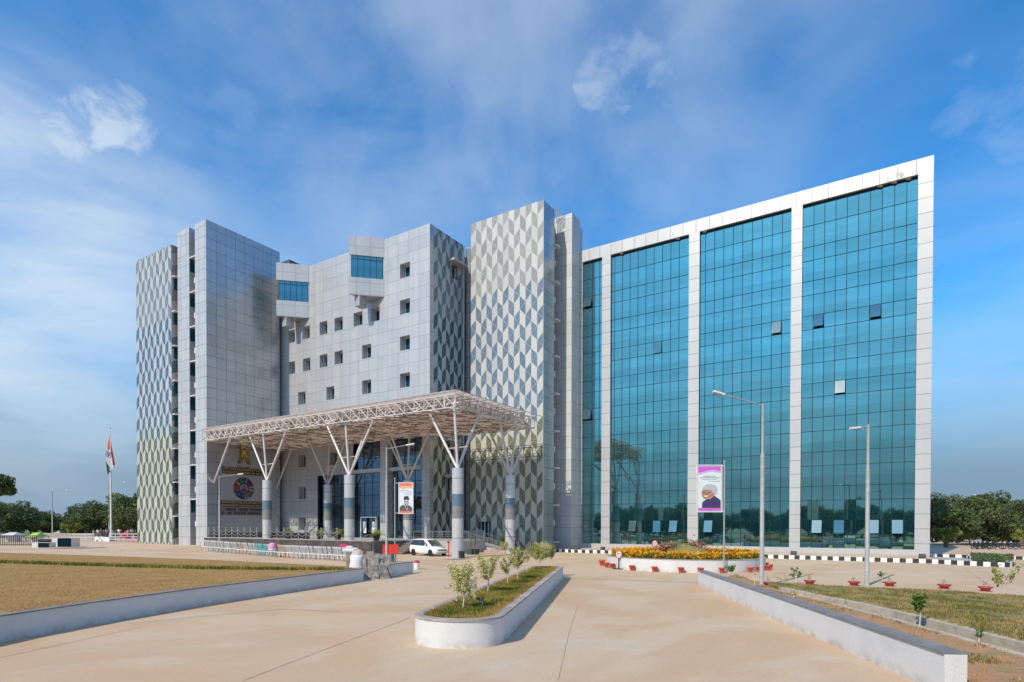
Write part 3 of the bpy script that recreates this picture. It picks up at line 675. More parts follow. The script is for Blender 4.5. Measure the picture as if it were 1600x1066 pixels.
# -- entrance glazing
q = MB(); EY = MY+.45
zr2 = [1.4, 3.2, 4.1, 5.4, 7.0, 8.6, 9.95]; xs2 = list(np.linspace(-67.6, -48.45, 14)); r2 = random.Random(8)
def panes(q, xs, zs, y, jit=.004):
    for i in range(len(xs)-1):
        for j in range(len(zs)-1):
            a1, a2 = r2.gauss(0, jit), r2.gauss(0, jit); hx = (xs[i+1]-xs[i])/2; hz = (zs[j+1]-zs[j])/2
            q.add([(x, y+sx*a1*hx+sz*a2*hz, z) for x, z, sx, sz in ((xs[i], zs[j], -1, -1), (xs[i+1], zs[j], 1, -1), (xs[i+1], zs[j+1], 1, 1), (xs[i], zs[j+1], -1, 1))], [(0, 1, 2, 3)])
panes(q, xs2, zr2, EY); xs3 = list(np.linspace(-60.46, -48.45, 9)); zr3 = [10.4, 11.8, 13.3, 14.9]; panes(q, xs3, zr3, EY)
eg = q.build('entrance_glazing', 'entry_glass', B)
q = MB()
for x in xs2: q.box(x-.03, x+.03, EY-.04, EY+.04, 1.4, 9.9)
for z in zr2[1:-1]: q.box(-67.6, -48.45, EY-.036, EY+.036, z-.025, z+.025)
for x in xs3: q.box(x-.03, x+.03, EY-.04, EY+.04, 10.4, 14.9)
for z in zr3[1:-1]: q.box(-60.46, -48.45, EY-.036, EY+.036, z-.025, z+.025)
q.build('mullion_grid', 'mullion', eg)
part('entrance_beam', 'mid_panel', (-67.6, -48.45, MY-.25, EY+.1, 9.9, 10.35))
part('entrance_pillar', 'mid_panel', (-55.05, -53.75, MY-.45, EY+.2, 1.3, 14.6))
part('back_wall', 'black', (-67.8, -48.2, EY+.6, EY+.7, 1.2, 15.2))
d0 = atY(562, 840, MY)[0]; d1 = atY(587, 840, MY)[0]
q = MB(); q.box(d0, d0+.12, EY-.35, EY-.05, 1.4, 4.15); q.box(d1-.12, d1, EY-.35, EY-.05, 1.4, 4.15); q.box(d0+.12, d1-.12, EY-.35, EY-.05, 4.0, 4.15)
do = q.build('door_frame', 'white_metal', B)
q = MB(); dw = (d1-d0)
q.box(d0+.15, d0+dw*.36, EY-.2, EY-.16, 1.45, 3.98); q.box(d0+dw*.64, d1-.15, EY-.2, EY-.16, 1.45, 3.98); q.build('door', 'pane_pale' if False else 'entry_glass', do)
q = MB(); q.box(d0+.4, d0+dw*.33, EY-.215, EY-.203, 2.0, 3.5); q.box(d0+dw*.68, d1-.4, EY-.215, EY-.203, 2.0, 3.5); q.build('frosted_panel', 'print_pale', do)

# ------------------------------------------------------------------ terrace
T = empty('stone_terrace', (-60, 48, 0), 'raised entrance terrace faced in brown granite, with steps and a ramp at its right', 'terrace')
TZ = 1.4
q = MB()
for k in range(21):
    x0 = -75.1+k*1.45; q.box(x0+.012, min(x0+1.45, -44.75), 43.40+.004*(k % 2), 43.7, .0, TZ-.03)
q.build('granite_wall', 'granite', T)
part('platform', 'terrace_floor', (-75.1, -44.78, 43.7, 55.35, 0, TZ-.004), parent=T); part('side_wall', 'granite_dark', (-44.78, -44.5, 43.5, 46.0, 0, TZ-.02), parent=T)
part('floor_edge', 'terrace_floor', (-75.1, -44.5, 43.36, 43.95, TZ-.03, TZ+.03), parent=T)
q = MB()
for k in range(8): q.box(-44.48, -42.7, 45.8+k*.42, 49.2, k*.175+.002, (k+1)*.175-.04)
q.cur = 1
for k in range(8): q.box(-44.48, -42.7, 45.74+k*.42, 45.8+(k+1)*.42, (k+1)*.175-.04, (k+1)*.175)
q.build('steps', ['granite_dark', 'coping'], T)
part('side_wall', 'granite_dark', (-44.78, -44.5, 46.0, 49.2, 0, TZ-.02), parent=T)
part('platform', 'terrace_floor', (-44.77, -38.9, 49.22, 55.30, 0, TZ-.002), parent=T)
q = MB(); q.add([(-42.2, 55.3, 0), (-42.2, 58.2, 0), (-36.2, 58.2, 0), (-36.2, 55.3, 0), (-42.2, 55.3, TZ-.05), (-42.2, 58.2, TZ-.05), (-36.2, 58.2, .05), (-36.2, 55.3, .05)], [(0, 1, 2, 3), (7, 6, 5, 4), (0, 3, 7, 4), (3, 2, 6, 7), (2, 1, 5, 6), (1, 0, 4, 5)])
q.build('ramp', 'terrace_floor', T)
part('platform', 'terrace_floor', (-48.5, -42.2, 55.36, 60.5, 0, TZ-.006), parent=T)
part('brick_edging', 'coping', (-42.2, -35.8, 54.75, 55.29, 0, .28), parent=T)
def railing(name, pts, label, h=1.0, rails=(.25, .45, .65, .85, 1.0), sp=1.3):
    o = empty(name, pts[0], label, 'railing'); q = MB(); pq = MB()
    for i in range(len(pts)-1):
        a = Vector([float(t) for t in pts[i]]); b = Vector([float(t) for t in pts[i+1]]); n = max(1, round((b-a).length/sp))
        for k in range(n+(i == len(pts)-2)): p = a+(b-a)*(k/n); pq = MB(); pq.bar(p, p+Vector((0, 0, h)), .028); pq.build('post', 'steel', o)
        for r in rails: q.bar(a+Vector((0, 0, h*r)), b+Vector((0, 0, h*r)), .026 if r == 1.0 else .014, 5)
    q.build('rail', 'steel', o); return o
railing('steel_railing', [(-44.4, 49.4, TZ), (-39.0, 49.4, TZ), (-39.0, 55.2, TZ)], 'steel railing along the top of the entrance steps behind the white car')
railing('steel_railing', [(-42.2, 55.35, TZ), (-36.2, 55.35, .08)], 'near sloping steel handrail of the access ramp')
railing('steel_railing', [(-42.2, 58.1, TZ), (-36.2, 58.1, .08)], 'far sloping steel handrail of the access ramp against the chevron wall')
railing('steel_railing', [(-48.2, 59.9, TZ), (-42.4, 59.9, TZ)], 'level steel railing before the side door of the chevron tower')

# chain fence on the terrace
CF = empty('chain_fence', (-74, 43.65, TZ+.03), 'row of steel posts with hanging double chains along the terrace edge', 'chain fence')
xs_ = []
x = -74.4
while x < -46.5:
    if abs(x+63) > .8 and abs(x+48.9) > .8: xs_.append(x)
    x += 1.28
for x in xs_:
    q = MB(); q.bar((x, 43.62, TZ+.03), (x, 43.62, TZ+1.2), .045, 8); q.ball((x, 43.62, TZ+1.26), .08, 8, 5); q.bar((x, 43.62, TZ+.03), (x, 43.62, TZ+.07), .13, 8); q.build('post', 'steel', CF)
q = MB()
for i in range(len(xs_)-1):
    a, b = xs_[i], xs_[i+1]
    if b-a > 1.5: continue
    for zt, sag in ((1.1, .38), (.72, .36)):
        q = MB(); pts = [(a+(b-a)*t, 43.62, TZ+zt-sag*4*t*(1-t)) for t in np.linspace(0, 1, 8)]; q.tube(pts, .028, 5); q.build('chain', 'steel', CF)
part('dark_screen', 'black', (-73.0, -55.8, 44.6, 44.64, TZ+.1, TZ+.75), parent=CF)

# potted palms on the terrace
def pot(prof_r=.3, h=.5, name='pot', mat='black', parent=None, n=14):
    q = MB(); q.smooth = True; q.lathe([(prof_r*.68, 0), (prof_r*.95, h*.85), (prof_r*1.08, h*.86), (prof_r*1.08, h), (prof_r*.95, h), (prof_r*.9, h*.9)], n=n, capt=True); return q.build(name, mat, parent, local=True)
def palm_plant(n, ln, h0, seed, mat='leaf_palm'):
    rg = random.Random(seed); V = []
    for i in range(n):
        t = rg.uniform(0, 2*PI); el = rg.uniform(.5, 1.35); L_ = ln*rg.uniform(.7, 1.1); pts = []
        for k in range(7):
            s = k/6; pts.append(Vector((math.cos(t)*math.cos(el)*L_*s*(1+.4*s), math.sin(t)*math.cos(el)*L_*s*(1+.4*s), h0+math.sin(el)*L_*s-.55*L_*s*s*math.cos(el*.7))))
        sd_ = Vector((-math.sin(t), math.cos(t), 0))
        for k in range(1, 7):
            for sg in (-1, 1):
                p = pts[k]; q_ = p+sd_*sg*.22*ln*(1.1-.6*k/6)+Vector((0, 0, -.05)); d = (pts[k]-pts[k-1])*.45
                V += [p-d*.5, p+d*.5, q_+d*.9, q_+d*.5]
    return np.array([tuple(v_) for v_ in V])
palm_group = 'potted palms on the entrance terrace'
pots_ = [(451, 'bushy yellow green potted palm left of the low wall window'), (500, 'yellow green potted palm beside the second back column'), (528, 'bushy yellow potted palm left of the tall front column'), (588, 'drooping yellow green potted palm in front of the entrance door'), (341, 'small green plant pot at the far left end of the terrace'), (722, 'dark green potted plant behind the steel ramp railing')]
for i, (qx, lb) in enumerate(pots_):
    X = atY(qx, 838, 44.9 if qx < 700 else 56.5); z = TZ if qx < 700 else TZ
    o = empty('potted_palm', (X[0], X[1], z), lb, 'potted plant', palm_group); pot(.38, .6, parent=o, mat='black')
    V = palm_plant(26, 1.25 if i < 4 else .9, .5, 20+i); npmesh('foliage', V, 4, 'leaf_palm' if i < 4 else 'leaf_green', o)
o = empty('potted_tree', (*atY(478, 838, 45.0)[:2], TZ), 'small leafless potted tree in a dark pot beside the lowest wall window', 'potted plant'); pot(.42, .6, parent=o)
q = MB(); rr = random.Random(3)
for k in range(9):
    t = rr.uniform(0, 6.28); q.tube([(0, 0, .5), (.15*math.cos(t), .15*math.sin(t), 1.0), (.7*math.cos(t), .7*math.sin(t), 1.9+rr.random()*.4)], [.04, .03, .012], 5)
q.build('branch', 'bark', o, local=True)
V = leaves(np.random.RandomState(2).normal(size=(120, 3))*[.4, .4, .3]+[0, 0, 1.4], .14, 5); npmesh('foliage', V, 4, 'leaf_tree', o)

# ------------------------------------------------------------------ canopy
C = empty('entrance_canopy', (-55, 50, 0), 'space frame entrance canopy with beige roof sheets on branching steel columns', 'canopy')
CX0, CX1, CY0, CY1, CB, CT = -75.0, -33.75, 43.2, 57.5, 13.92, 15.08
nx_, ny_ = 33, 12
xs_ = np.linspace(CX0, CX1, nx_+1); ys_ = np.linspace(CY0, CY1, ny_+1)
ft = MB(); lt = MB()
for i, x in enumerate(xs_):
    for j, y in enumerate(ys_):
        edge = j == 0 or i == nx_
        tgt = ft if edge else lt
        tgt.bar((x, y, CB), (x, y, CT), .05, 4, cap=False)
        if i < nx_:
            x2 = xs_[i+1]; g_ = ft if j == 0 else lt; r_ = .055 if j == 0 else .05
            g_.bar((x, y, CB), (x2, y, CB), r_, 4, cap=False); g_.bar((x, y, CT), (x2, y, CT), r_, 4, cap=False)
            g_.bar((x, y, CT), (x2, y, CB), r_*.8, 4, cap=False)
            if j < ny_:
                y2 = ys_[j+1]
                if (i+j) % 2: lt.bar((x, y, CB), (x2, y2, CT), .042, 4, cap=False)
                else: lt.bar((x2, y, CT), (x, y2, CB), .042, 4, cap=False)
                lt.bar((x, y, CB+.02), (x2, y2, CB+.02), .044, 4, cap=False)
                xm, ym = (x+x2)/2, (y+y2)/2
                lt.bar((xm, y, CB+.05), (xm, y2, CB+.05), .042, 4, cap=False); lt.bar((x, ym, CB+.5), (x2, ym, CB+.5), .042, 4, cap=False)
                lt.bar((x2, y, CB+.04), (xm, ym, CT), .045, 4, cap=False); lt.bar((x, y2, CB+.04), (xm, ym, CT), .045, 4, cap=False)
        if j < ny_:
            y2 = ys_[j+1]; g_ = ft if i == nx_ else lt; r_ = .055 if i == nx_ else .05
            g_.bar((x, y, CB), (x, y2, CB), r_, 4, cap=False); g_.bar((x, y, CT), (x, y2, CT), r_, 4, cap=False); g_.bar((x, y, CB), (x, y2, CT), r_*.8, 4, cap=False)
ft.build('edge_truss', 'canopy_steel', C); lt.build('lattice', 'canopy_lattice', C)
q = MB()
for x in xs_: q.bar((x, CY0-.05, CT), (x, CY0-.05, CT+.36), .03, 4)
for j, y in enumerate(ys_): q.bar((CX1, y, CT), (CX1, y, CT+.3), .03, 4)
for j, y in enumerate(ys_): q.bar((CX0, y, CT+.26), (CX1+.25, y, CT+.26), .035, 4)
q.build('purlin', 'canopy_steel', C)
q = MB(); YB2 = 55.6
n_ = 120; X_ = np.linspace(CX0-.05, CX1+.25, n_+1)
for i in range(n_):
    za = CT+.33+(.03 if i % 2 else 0); zb = CT+.33+(0 if i % 2 else .03)
    q.add([(X_[i], CY0-.25, za), (X_[i+1], CY0-.25, zb), (X_[i+1], YB2, zb), (X_[i], YB2, za)], [(0, 1, 2, 3)])
q.build('roof_sheet', 'canopy_sheet', C)
q = MB(); q.bar((CX1+.2, CY0-.25, CT+.36), (CX1+.2, CY1+1.2, CT+.36), .04, 5); q.build('edge_rail', 'canopy_sheet', C)
colx = [-34.25, -48.85, -63.0]; rows_c = [(44.2, 8.38), (53.3, 8.38)]
for r_i, (cy, ch) in enumerate(rows_c):
    for cx in colx:
        z0 = TZ if cx < -45 else 0.; q = MB(); q.smooth = True
        q.lathe([(.535, z0), (.535, ch)], (cx, cy, 0), 28)
        co = q.build('column', 'column_clad', C)
        q = MB(); q.smooth = True; q.lathe([(.545, 4.83), (.545, 5.95)], (cx, cy, 0), 28); q.build('band', 'band_blue', co)
        q = MB(); q.smooth = True; q.lathe([(.545, 3.75), (.545, 4.83)], (cx, cy, 0), 28); q.build('band', 'band_grey', co)
        q = MB(); q.lathe([(.2, ch), (.16, ch+.35)], (cx, cy, 0), 12); q.build('cap', 'canopy_steel', co)
        sy = -1 if r_i == 0 else 1
        ends = [(cx-3.55, cy+.1), (cx+3.6, cy+.0), (cx, cy-.5), (cx, cy+2.6)]
        if r_i: ends = [(cx-3.4, cy), (cx+3.4, cy), (cx, cy+.3), (cx, cy-3.0)]
        if cx > -40: ends[1] = (cx+.3, cy+3.0); ends = ends[:3]
        if r_i and cx > -40: ends = [(cx-4.2, cy+2.0), (cx+.1, cy-2.2), (cx+.1, cy+1.2), (cx+.1, cy+4.0)]
        for ex, ey in ends:
            q = MB(); q.smooth = True; q.bar((cx+(ex-cx)*.03, cy+(ey-cy)*.03, ch+.1), (ex, ey, CB), .125, 10); q.build('strut', 'canopy_steel', C)
        q = MB(); q.bar((cx-1.1, cy+.05, ch+1.95), (cx+1.1, cy+.05, ch+1.95), .04, 5); q.bar((cx-1.0, cy+1.0, ch+1.95), (cx-1.1, cy+.05, ch+1.95), .04, 5); q.build('tie_bar', 'canopy_steel', C)
for a, b in (((-75.2, 44.83, 8.5), (-69.1, 43.4, CB)), ((-75.2, 54.3, 8.35), (-71.2, 53.9, CB))):
    q = MB(); q.smooth = True; q.bar(a, b, .12, 10); q.build('wall_strut', 'canopy_steel', C)

# ------------------------------------------------------------------ wall signs on the grey tower
XW = -75.2
a0 = atX(345, 760, XW)[1]; a1 = atX(421, 760, XW)[1]
def wallbox(q, y0, y1, z0, z1, t0, t1): q.box(XW+t0, XW+t1, y0, y1, z0, z1)
part('sign_panel', 'marble_grey', (XW+.003, XW+.12, a0, a1+.9, TZ, 13.4))
# band signs
def zpx(x, y): return atX(x, y, XW)[2]
def band_sign(name, y0, y1, zc, h, label, gold=True, seed=1, rows_=1):
    o = empty(name, (XW+.12, y0, zc-h/2), label, 'wall sign'); q = MB(); q.box(XW+.123, XW+.2, y0, y1, zc-h/2, zc+h/2); q.build('board', 'sign_brown' if gold else 'sign_grey', o)
    q = MB(); rg = random.Random(seed)
    rh = h/rows_
    for r_ in range(rows_):
        y = y0+.15; zb = zc-h/2+r_*rh
        while y < y1-.3:
            k = rg.random(); wdt = rg.uniform(.14, .30)
            if not gold and k < .18: y += .3; continue
            q.box(XW+.2, XW+.24, y, y+wdt*.3, zb+rh*.2, zb+rh*.8)
            if k > .3: q.box(XW+.2, XW+.238, y+wdt*.3, y+wdt, zb+rh*(.68), zb+rh*.8)
            if k > .55: q.box(XW+.2, XW+.238, y+wdt*.3, y+wdt*.9, zb+rh*.2, zb+rh*.34)
            if k < .5: q.box(XW+.2, XW+.236, y+wdt*.6, y+wdt*.85, zb+rh*.3, zb+rh*.66)
            y += wdt+.07
    q.build('lettering', 'gold' if gold else 'black', o); return o
band_sign('letter_board', a0+.1, a1, zpx(380, 737), .85, 'upper brown wall board filled with gold lettering above the round emblem', seed=2, rows_=2)
band_sign('letter_board', a0-.1, a1, zpx(380, 788), .8, 'lower brown wall board filled with gold lettering under the round emblem', seed=5, rows_=2)
band_sign('name_board', a0-.1, a1, zpx(380, 799.5), 1.0, 'grey wall board with two lines of black lettering below the gold board', gold=False, seed=9, rows_=2)
# lion capital emblem as a gold relief
ec = atX(380, 711, XW); o = empty('wall_emblem', (XW+.12, ec[1], ec[2]-1.4), 'gold three figured emblem mounted high on the grey wall panel', 'emblem')
q = MB(); ez = ec[2]
sil = [(-.95, -1.25), (-.55, -1.3), (-.12, -.55), (.12, -.55), (.55, -1.3), (.95, -1.25), (.62, -.5), (.6, .35), (.42, .9), (.30, 1.4), (0, 1.6), (-.30, 1.4), (-.42, .9), (-.6, .35), (-.62, -.5)]
q.slab([(XW+.125, ec[1]+u*1.05, ez+v_*1.0) for u, v_ in sil], (1, 0, 0), .18); q.build('relief', 'gold_dark', o)
q = MB()
for u, v_, r_ in ((0, 1.15, .30), (-.36, .95, .22), (.36, .95, .22), (0, .35, .34), (-.3, -.1, .2), (.3, -.1, .2)): q.ball((XW+.32, ec[1]+u, ez+v_), r_, 10, 6, (.5, 1, 1))
for u in (-.28, 0, .28): q.bar((XW+.34, ec[1]+u, ez+.7), (XW+.32, ec[1]+u*1.3, ez-.5), .07)
q.build('figure', 'gold', o)
q = MB(); rg = random.Random(6)
y = ec[1]-.95
while y < ec[1]+.9:
    w_ = rg.uniform(.1, .22); q.box(XW+.122, XW+.16, y, y+w_*.35, ez-1.95, ez-1.68); q.box(XW+.122, XW+.158, y, y+w_, ez-1.70, ez-1.65); y += w_+.05
q.build('motto', 'brown_cloth', o)
# round emblem
rc = atX(380, 763.5, XW); o = empty('round_emblem', (XW+.12, rc[1], rc[2]-1.5), 'round multicoloured wheel emblem between the two gold letter boards', 'emblem'); RR = 1.45
def arc(c, r0, r1, t0, t1, x, n=8):
    p = [(x, c[1]+r1*math.sin(t), c[2]+r1*math.cos(t)) for t in np.linspace(t0, t1, n)]
    p += [(x, c[1]+r0*math.sin(t), c[2]+r0*math.cos(t)) for t in np.linspace(t1, t0, n)] if r0 > 0 else [(x, c[1], c[2])]
    return p
q = MB(); segs = ['wheel_maroon', 'wheel_red', 'khaki', 'wheel_green', 'wheel_cyan', 'wheel_navy', 'wheel_blue', 'wheel_orange', 'wheel_red', 'wheel_green']
q.slab(arc(rc, 0, RR+.06, 0, 2*PI, XW+.123, 48)[:-1], (1, 0, 0), .06); q.build('backing', 'wheel_maroon', o)
for k, mt in enumerate(segs):
    q = MB(); t0 = 2*PI*k/len(segs)+.03; t1 = 2*PI*(k+1)/len(segs)-.03
    q.slab(arc(rc, .72, RR, t0, t1, XW+.186), (1, 0, 0), .02); tm = (t0+t1)/2; q.build('segment', mt, o)
    q = MB(); rr_ = 1.15
    q.ball((XW+.22, rc[1]+rr_*1.12*math.sin(tm), rc[2]+rr_*1.12*math.cos(tm)), .12, 8, 5, (.3, 1, 1)); q.slab([(XW+.208, rc[1]+rr_*math.sin(tm+dt)*s_, rc[2]+rr_*math.cos(tm+dt)*s_) for dt, s_ in ((-.14, .7), (.14, .7), (.10, 1.02), (-.10, 1.02))], (1, 0, 0), .012)
    q.build('figure', segs[(k+4) % len(segs)], o)
q = MB(); q.slab(arc(rc, 0, .60, 0, 2*PI, XW+.186, 30)[:-1], (1, 0, 0), .02); q.build('hub', 'wheel_cyan', o)
q = MB(); q.ball((XW+.22, rc[1], rc[2]+.22), .17, 10, 6, (.3, 1, 1)); q.slab([(XW+.208, rc[1]+u, rc[2]+v_) for u, v_ in ((-.42, -.5), (.42, -.5), (.3, -.1), (.12, .08), (-.12, .08), (-.3, -.1))], (1, 0, 0), .02); q.build('figure', 'wheel_red', o)

# ------------------------------------------------------------------ low walls, median, beds
def strip_wall(o, pts, th, h, top='grey_top', side='wall_paint', z0=0., cop=.03, zf=None):
    """wall following pts (outer face line), thickness th to the left of travel"""
    n = len(pts); P2 = [np.array(p[:2], float) for p in pts]; off = []
    for i in range(n):
        d1 = P2[min(i+1, n-1)]-P2[max(i-1, 0)]; d1 /= np.linalg.norm(d1); off.append(np.array([-d1[1], d1[0]])*th)
    poly = [tuple(p) for p in P2]+[tuple(p+q_) for p, q_ in list(zip(P2, off))[::-1]]
    q = MB()
    for i in range(n-1):
        a, b = P2[i], P2[i+1]; c, d = b+off[i+1], a+off[i]
        q.add([(*a, z0), (*b, z0), (*b, h), (*a, h)], [(0, 1, 2, 3)]); q.add([(*d, z0), (*c, z0), (*c, h), (*d, h)], [(3, 2, 1, 0)])
    a, d = P2[0], P2[0]+off[0]; q.add([(*a, z0), (*d, z0), (*d, h), (*a, h)], [(3, 2, 1, 0)])
    a, d = P2[-1], P2[-1]+off[-1]; q.add([(*a, z0), (*d, z0), (*d, h), (*a, h)], [(0, 1, 2, 3)])
    q.build('wall_face', side, o)
    q = MB()
    for i in range(n-1):
        s_ = 1.0; a, b = P2[i]-off[i]*(cop/th), P2[i+1]-off[i+1]*(cop/th); c, d = P2[i+1]+off[i+1]*(1+cop/th), P2[i]+off[i]*(1+cop/th)
        q.add([(*a, h), (*b, h), (*c, h), (*d, h), (*a, h+.035), (*b, h+.035), (*c, h+.035), (*d, h+.035)], [(3, 2, 1, 0), (4, 5, 6, 7), (0, 1, 5, 4), (2, 3, 7, 6)]+([(3, 0, 4, 7)] if i == 0 else [])+([(1, 2, 6, 5)] if i == n-2 else []))
    q.build('coping', top, o)
# left lawn wall
lw = [G(-260, 1062), G(0, 1004), G(150, 975.5), G(300, 949.5), G(450, 926), G(568, 908)]
o = empty('low_wall', lw[3], 'long low bluish white wall holding the dry lawn at the left of the drive', 'wall'); strip_wall(o, [p[:2] for p in lw], .22, .66)
lw2 = [G(597, 902.5), G(622, 899.5), G(645, 896)]
o = empty('low_wall', lw2[0], 'short low bluish white wall end beyond the leaning concrete slabs', 'wall'); strip_wall(o, [p[:2] for p in lw2], .25, .70)
# left lawn bed
back = [G(-300, 857, .6), G(0, 863.5, .6), G(160, 868.5, .6), G(320, 874.5, .6), G(560, 886, .6)]
poly = [tuple(p[:2]+np.array([-.15, .03])) for p in lw]+[tuple(p[:2]) for p in back[::-1]]
q = MB(); q.prism(poly, .0, .60); q.build('lawn_bed', 'lawn_dry', kind='structure')
hg = [G(-300, 872, .66), G(0, 877.5, .66), G(160, 882.5, .66), G(320, 887, .66), G(540, 889, .66)]
rg = np.random.RandomState(1)
def along(pts, n, wd, rg):
    P2 = np.array([p[:2] for p in pts]); seg = np.linalg.norm(np.diff(P2, axis=0), axis=1); cum = np.r_[0, np.cumsum(seg)]; s = rg.uniform(0, cum[-1], n)
    x = np.interp(s, cum, P2[:, 0]); y = np.interp(s, cum, P2[:, 1]); return x+rg.uniform(-wd, wd, n), y+rg.uniform(-wd, wd, n)
x, y = along(hg, 9000, .5, rg); o = npmesh('grass_strip', blades(x, y, np.full(len(x), .59), .16, .07, 3), 3, 'blade_green', kind='stuff'); tag(o, 'dark green grass strip along the far side of the dry lawn', 'grass')
def in_poly(x, y, poly):
    ins = np.zeros(len(x), bool); n = len(poly); j = n-1
    for i in range(n):
        xi, yi = poly[i]; xj, yj = poly[j]; c = ((yi > y) != (yj > y)) & (x < (xj-xi)*(y-yi)/(yj-yi+1e-12)+xi); ins ^= c; j = i
    return ins
def scatter(poly, n, seed, nearbias=True):
    rg = np.random.RandomState(seed); a = np.array(poly); lo, hi = a.min(0), a.max(0); X = rg.uniform(lo[0], hi[0], n*6); Y = rg.uniform(lo[1], hi[1], n*6)
    k = in_poly(X, Y, poly)
    if nearbias: d = np.hypot(X, Y); k &= rg.uniform(0, 1, len(X)) < np.clip((18/d)**1.5, 0, 1)
    X, Y = X[k][:n], Y[k][:n]; return X, Y
x, y = scatter([tuple(p[:2]+np.array([-.24, .03])) for p in lw]+[tuple(p[:2]) for p in back[::-1]], 120000, 5)
o = npmesh('grass', blades(x, y, np.full(len(x), .59), .04, .018, 6, .9), 3, 'blade_dry', kind='stuff'); tag(o, 'dry golden grass over the left lawn', 'grass')

# median planter
mh = .72
Lf, Lb = np.array([-10.22, 11.40]), np.array([-17.6, 29.6])
Rf, Rb = np.array([-8.30, 12.55]), np.array([-15.56, 29.77])
dirm = (Rb-Rf)/np.linalg.norm(Rb-Rf); nrm = np.array([dirm[1], -dirm[0]]); wdt = 1.95
wdt = 2.3; wf_ = 1.75
ctr = Rf - nrm*wdt/2
front = []
c0 = Rf - nrm*wdt/2 + dirm*.15
for t in np.linspace(0, PI, 33):
    front.append(c0 + nrm*math.cos(t)*wdt/2 - dirm*math.sin(t)*wdt*.44)
outl = [Rb]+[Rf+dirm*6, Rf+dirm*.2]+front[1:-1]+[Rf-nrm*wdt+dirm*.2, Rf-nrm*(wdt*.68+wf_*.32)+dirm*6, Rb-nrm*wf_]
outl = outl[::-1]   # counter-clockwise
def shrink(poly, d):
    P2 = [np.array(p) for p in poly]; n = len(P2); res = []
    for i in range(n):
        e1 = P2[i]-P2[i-1]; e2 = P2[(i+1) % n]-P2[i]; e1 /= np.linalg.norm(e1); e2 /= np.linalg.norm(e2); n1 = np.array([-e1[1], e1[0]]); n2 = np.array([-e2[1], e2[0]]); b = n1+n2; b /= max(np.dot(b, n1), .3)*1.0; res.append(P2[i]+b*d)
    return res
area = sum(outl[i-1][0]*outl[i][1]-outl[i][0]*outl[i-1][1] for i in range(len(outl)))
if area < 0: outl = outl[::-1]
md = empty('median_planter', (*ctr, 0), 'long white walled planter island with rounded near end in the middle of the drive', 'planter')
inn = shrink(outl, .26); n = len(outl); q = MB()
q.smooth = True
q.add([(*p, 0) for p in outl]+[(*p, mh-.05) for p in outl], [(i, (i+1) % n, n+(i+1) % n, n+i) for i in range(n)])
wf = q.build('wall_face', 'wall_paint', md)
wf.data.set_sharp_from_angle(angle=R(35))
q = MB(); oc = shrink(outl, -.03)
for i in range(n):
    j = (i+1) % n; q.add([(*oc[i], mh-.05), (*oc[j], mh-.05), (*oc[j], mh), (*oc[i], mh), (*inn[i], mh), (*inn[j], mh), (*inn[i], mh-.14), (*inn[j], mh-.14)], [(0, 1, 2, 3), (3, 2, 5, 4), (4, 5, 7, 6)])
    q.add([(*oc[i], mh-.05), (*oc[j], mh-.05), (*outl[j], mh-.05), (*outl[i], mh-.05)], [(3, 2, 1, 0)])
q.build('coping', 'coping', md)
q = MB(); q.add([(*p, mh-.06) for p in inn], [tuple(range(n))]); q.build('soil', 'lawn_green', md)
q = MB(); pt = G(700, 1004, .12); q.bar(tuple(pt+np.array([.09, .16, 0])), tuple(pt+np.array([-.06, -.1, 0])), .035, 10); q.build('weep_hole', 'black', md)
x, y = scatter([tuple(p) for p in shrink(outl, .2)], 46000, 11, True)
o = npmesh('grass', blades(x, y, np.full(len(x), mh-.06), .085, .022, 12, .7), 3, 'blade_green', kind='stuff'); tag(o, 'green grass growing in the median planter', 'grass')
ok_ = in_poly(x, y, [tuple(p) for p in shrink(outl, .52)]); rg = np.random.RandomState(15); kk = (~ok_) | (rg.uniform(0, 1, len(x)) < .10); kk &= rg.uniform(0, 1, len(x)) < .75
o = npmesh('yellowed_grass', blades(x[kk], y[kk]+.01, np.full(kk.sum(), mh-.06), .10, .024, 16, .8), 3, 'blade_dry', kind='stuff'); tag(o, 'yellowed dry grass along the edges of the median planter', 'grass')

# young variegated trees in the median
def sapling(loc, h, rw, n, seed, label, dens=1., group='saplings in the median planter', mat='leaf_var', leaf=.062, stem_h=.35, cat='sapling'):
    o = empty('sapling', loc, label, cat, group); rg = np.random.RandomState(seed); q = MB(); pr = random.Random(seed)
    top = h*.75; q.tube([(0, 0, 0), (.03, .02, h*.35), (.0, .04, top)], [.024, .018, .008], 6); cents = []
    for k in range(n):
        t = pr.uniform(0, 2*PI); z0 = pr.uniform(stem_h, .8)*h; L_ = rw*pr.uniform(.5, 1.1); z1 = min(z0+pr.uniform(.1, .35)*h, h*1.02); e = (math.cos(t)*L_, math.sin(t)*L_, z1); q.tube([(0, .03, z0*.85), (e[0]*.5, e[1]*.5, (z0+z1)/2+.03), e], [.01, .007, .003], 4)
        for s in (.45, .65, .85, 1.): cents.append((e[0]*s, e[1]*s, z0*.85+(z1-z0*.85)*s))
    q.build('stem', 'stem', o, local=True)
    cents = np.array(cents); m_ = int(len(cents)*17*dens); c = cents[rg.randint(0, len(cents), m_)]+rg.normal(size=(m_, 3))*[rw*.10, rw*.10, rw*.12]
    V = leaves(c, leaf, seed+1, .3); npmesh('crown', V, 4, mat, o); return o
zb = mh-.06
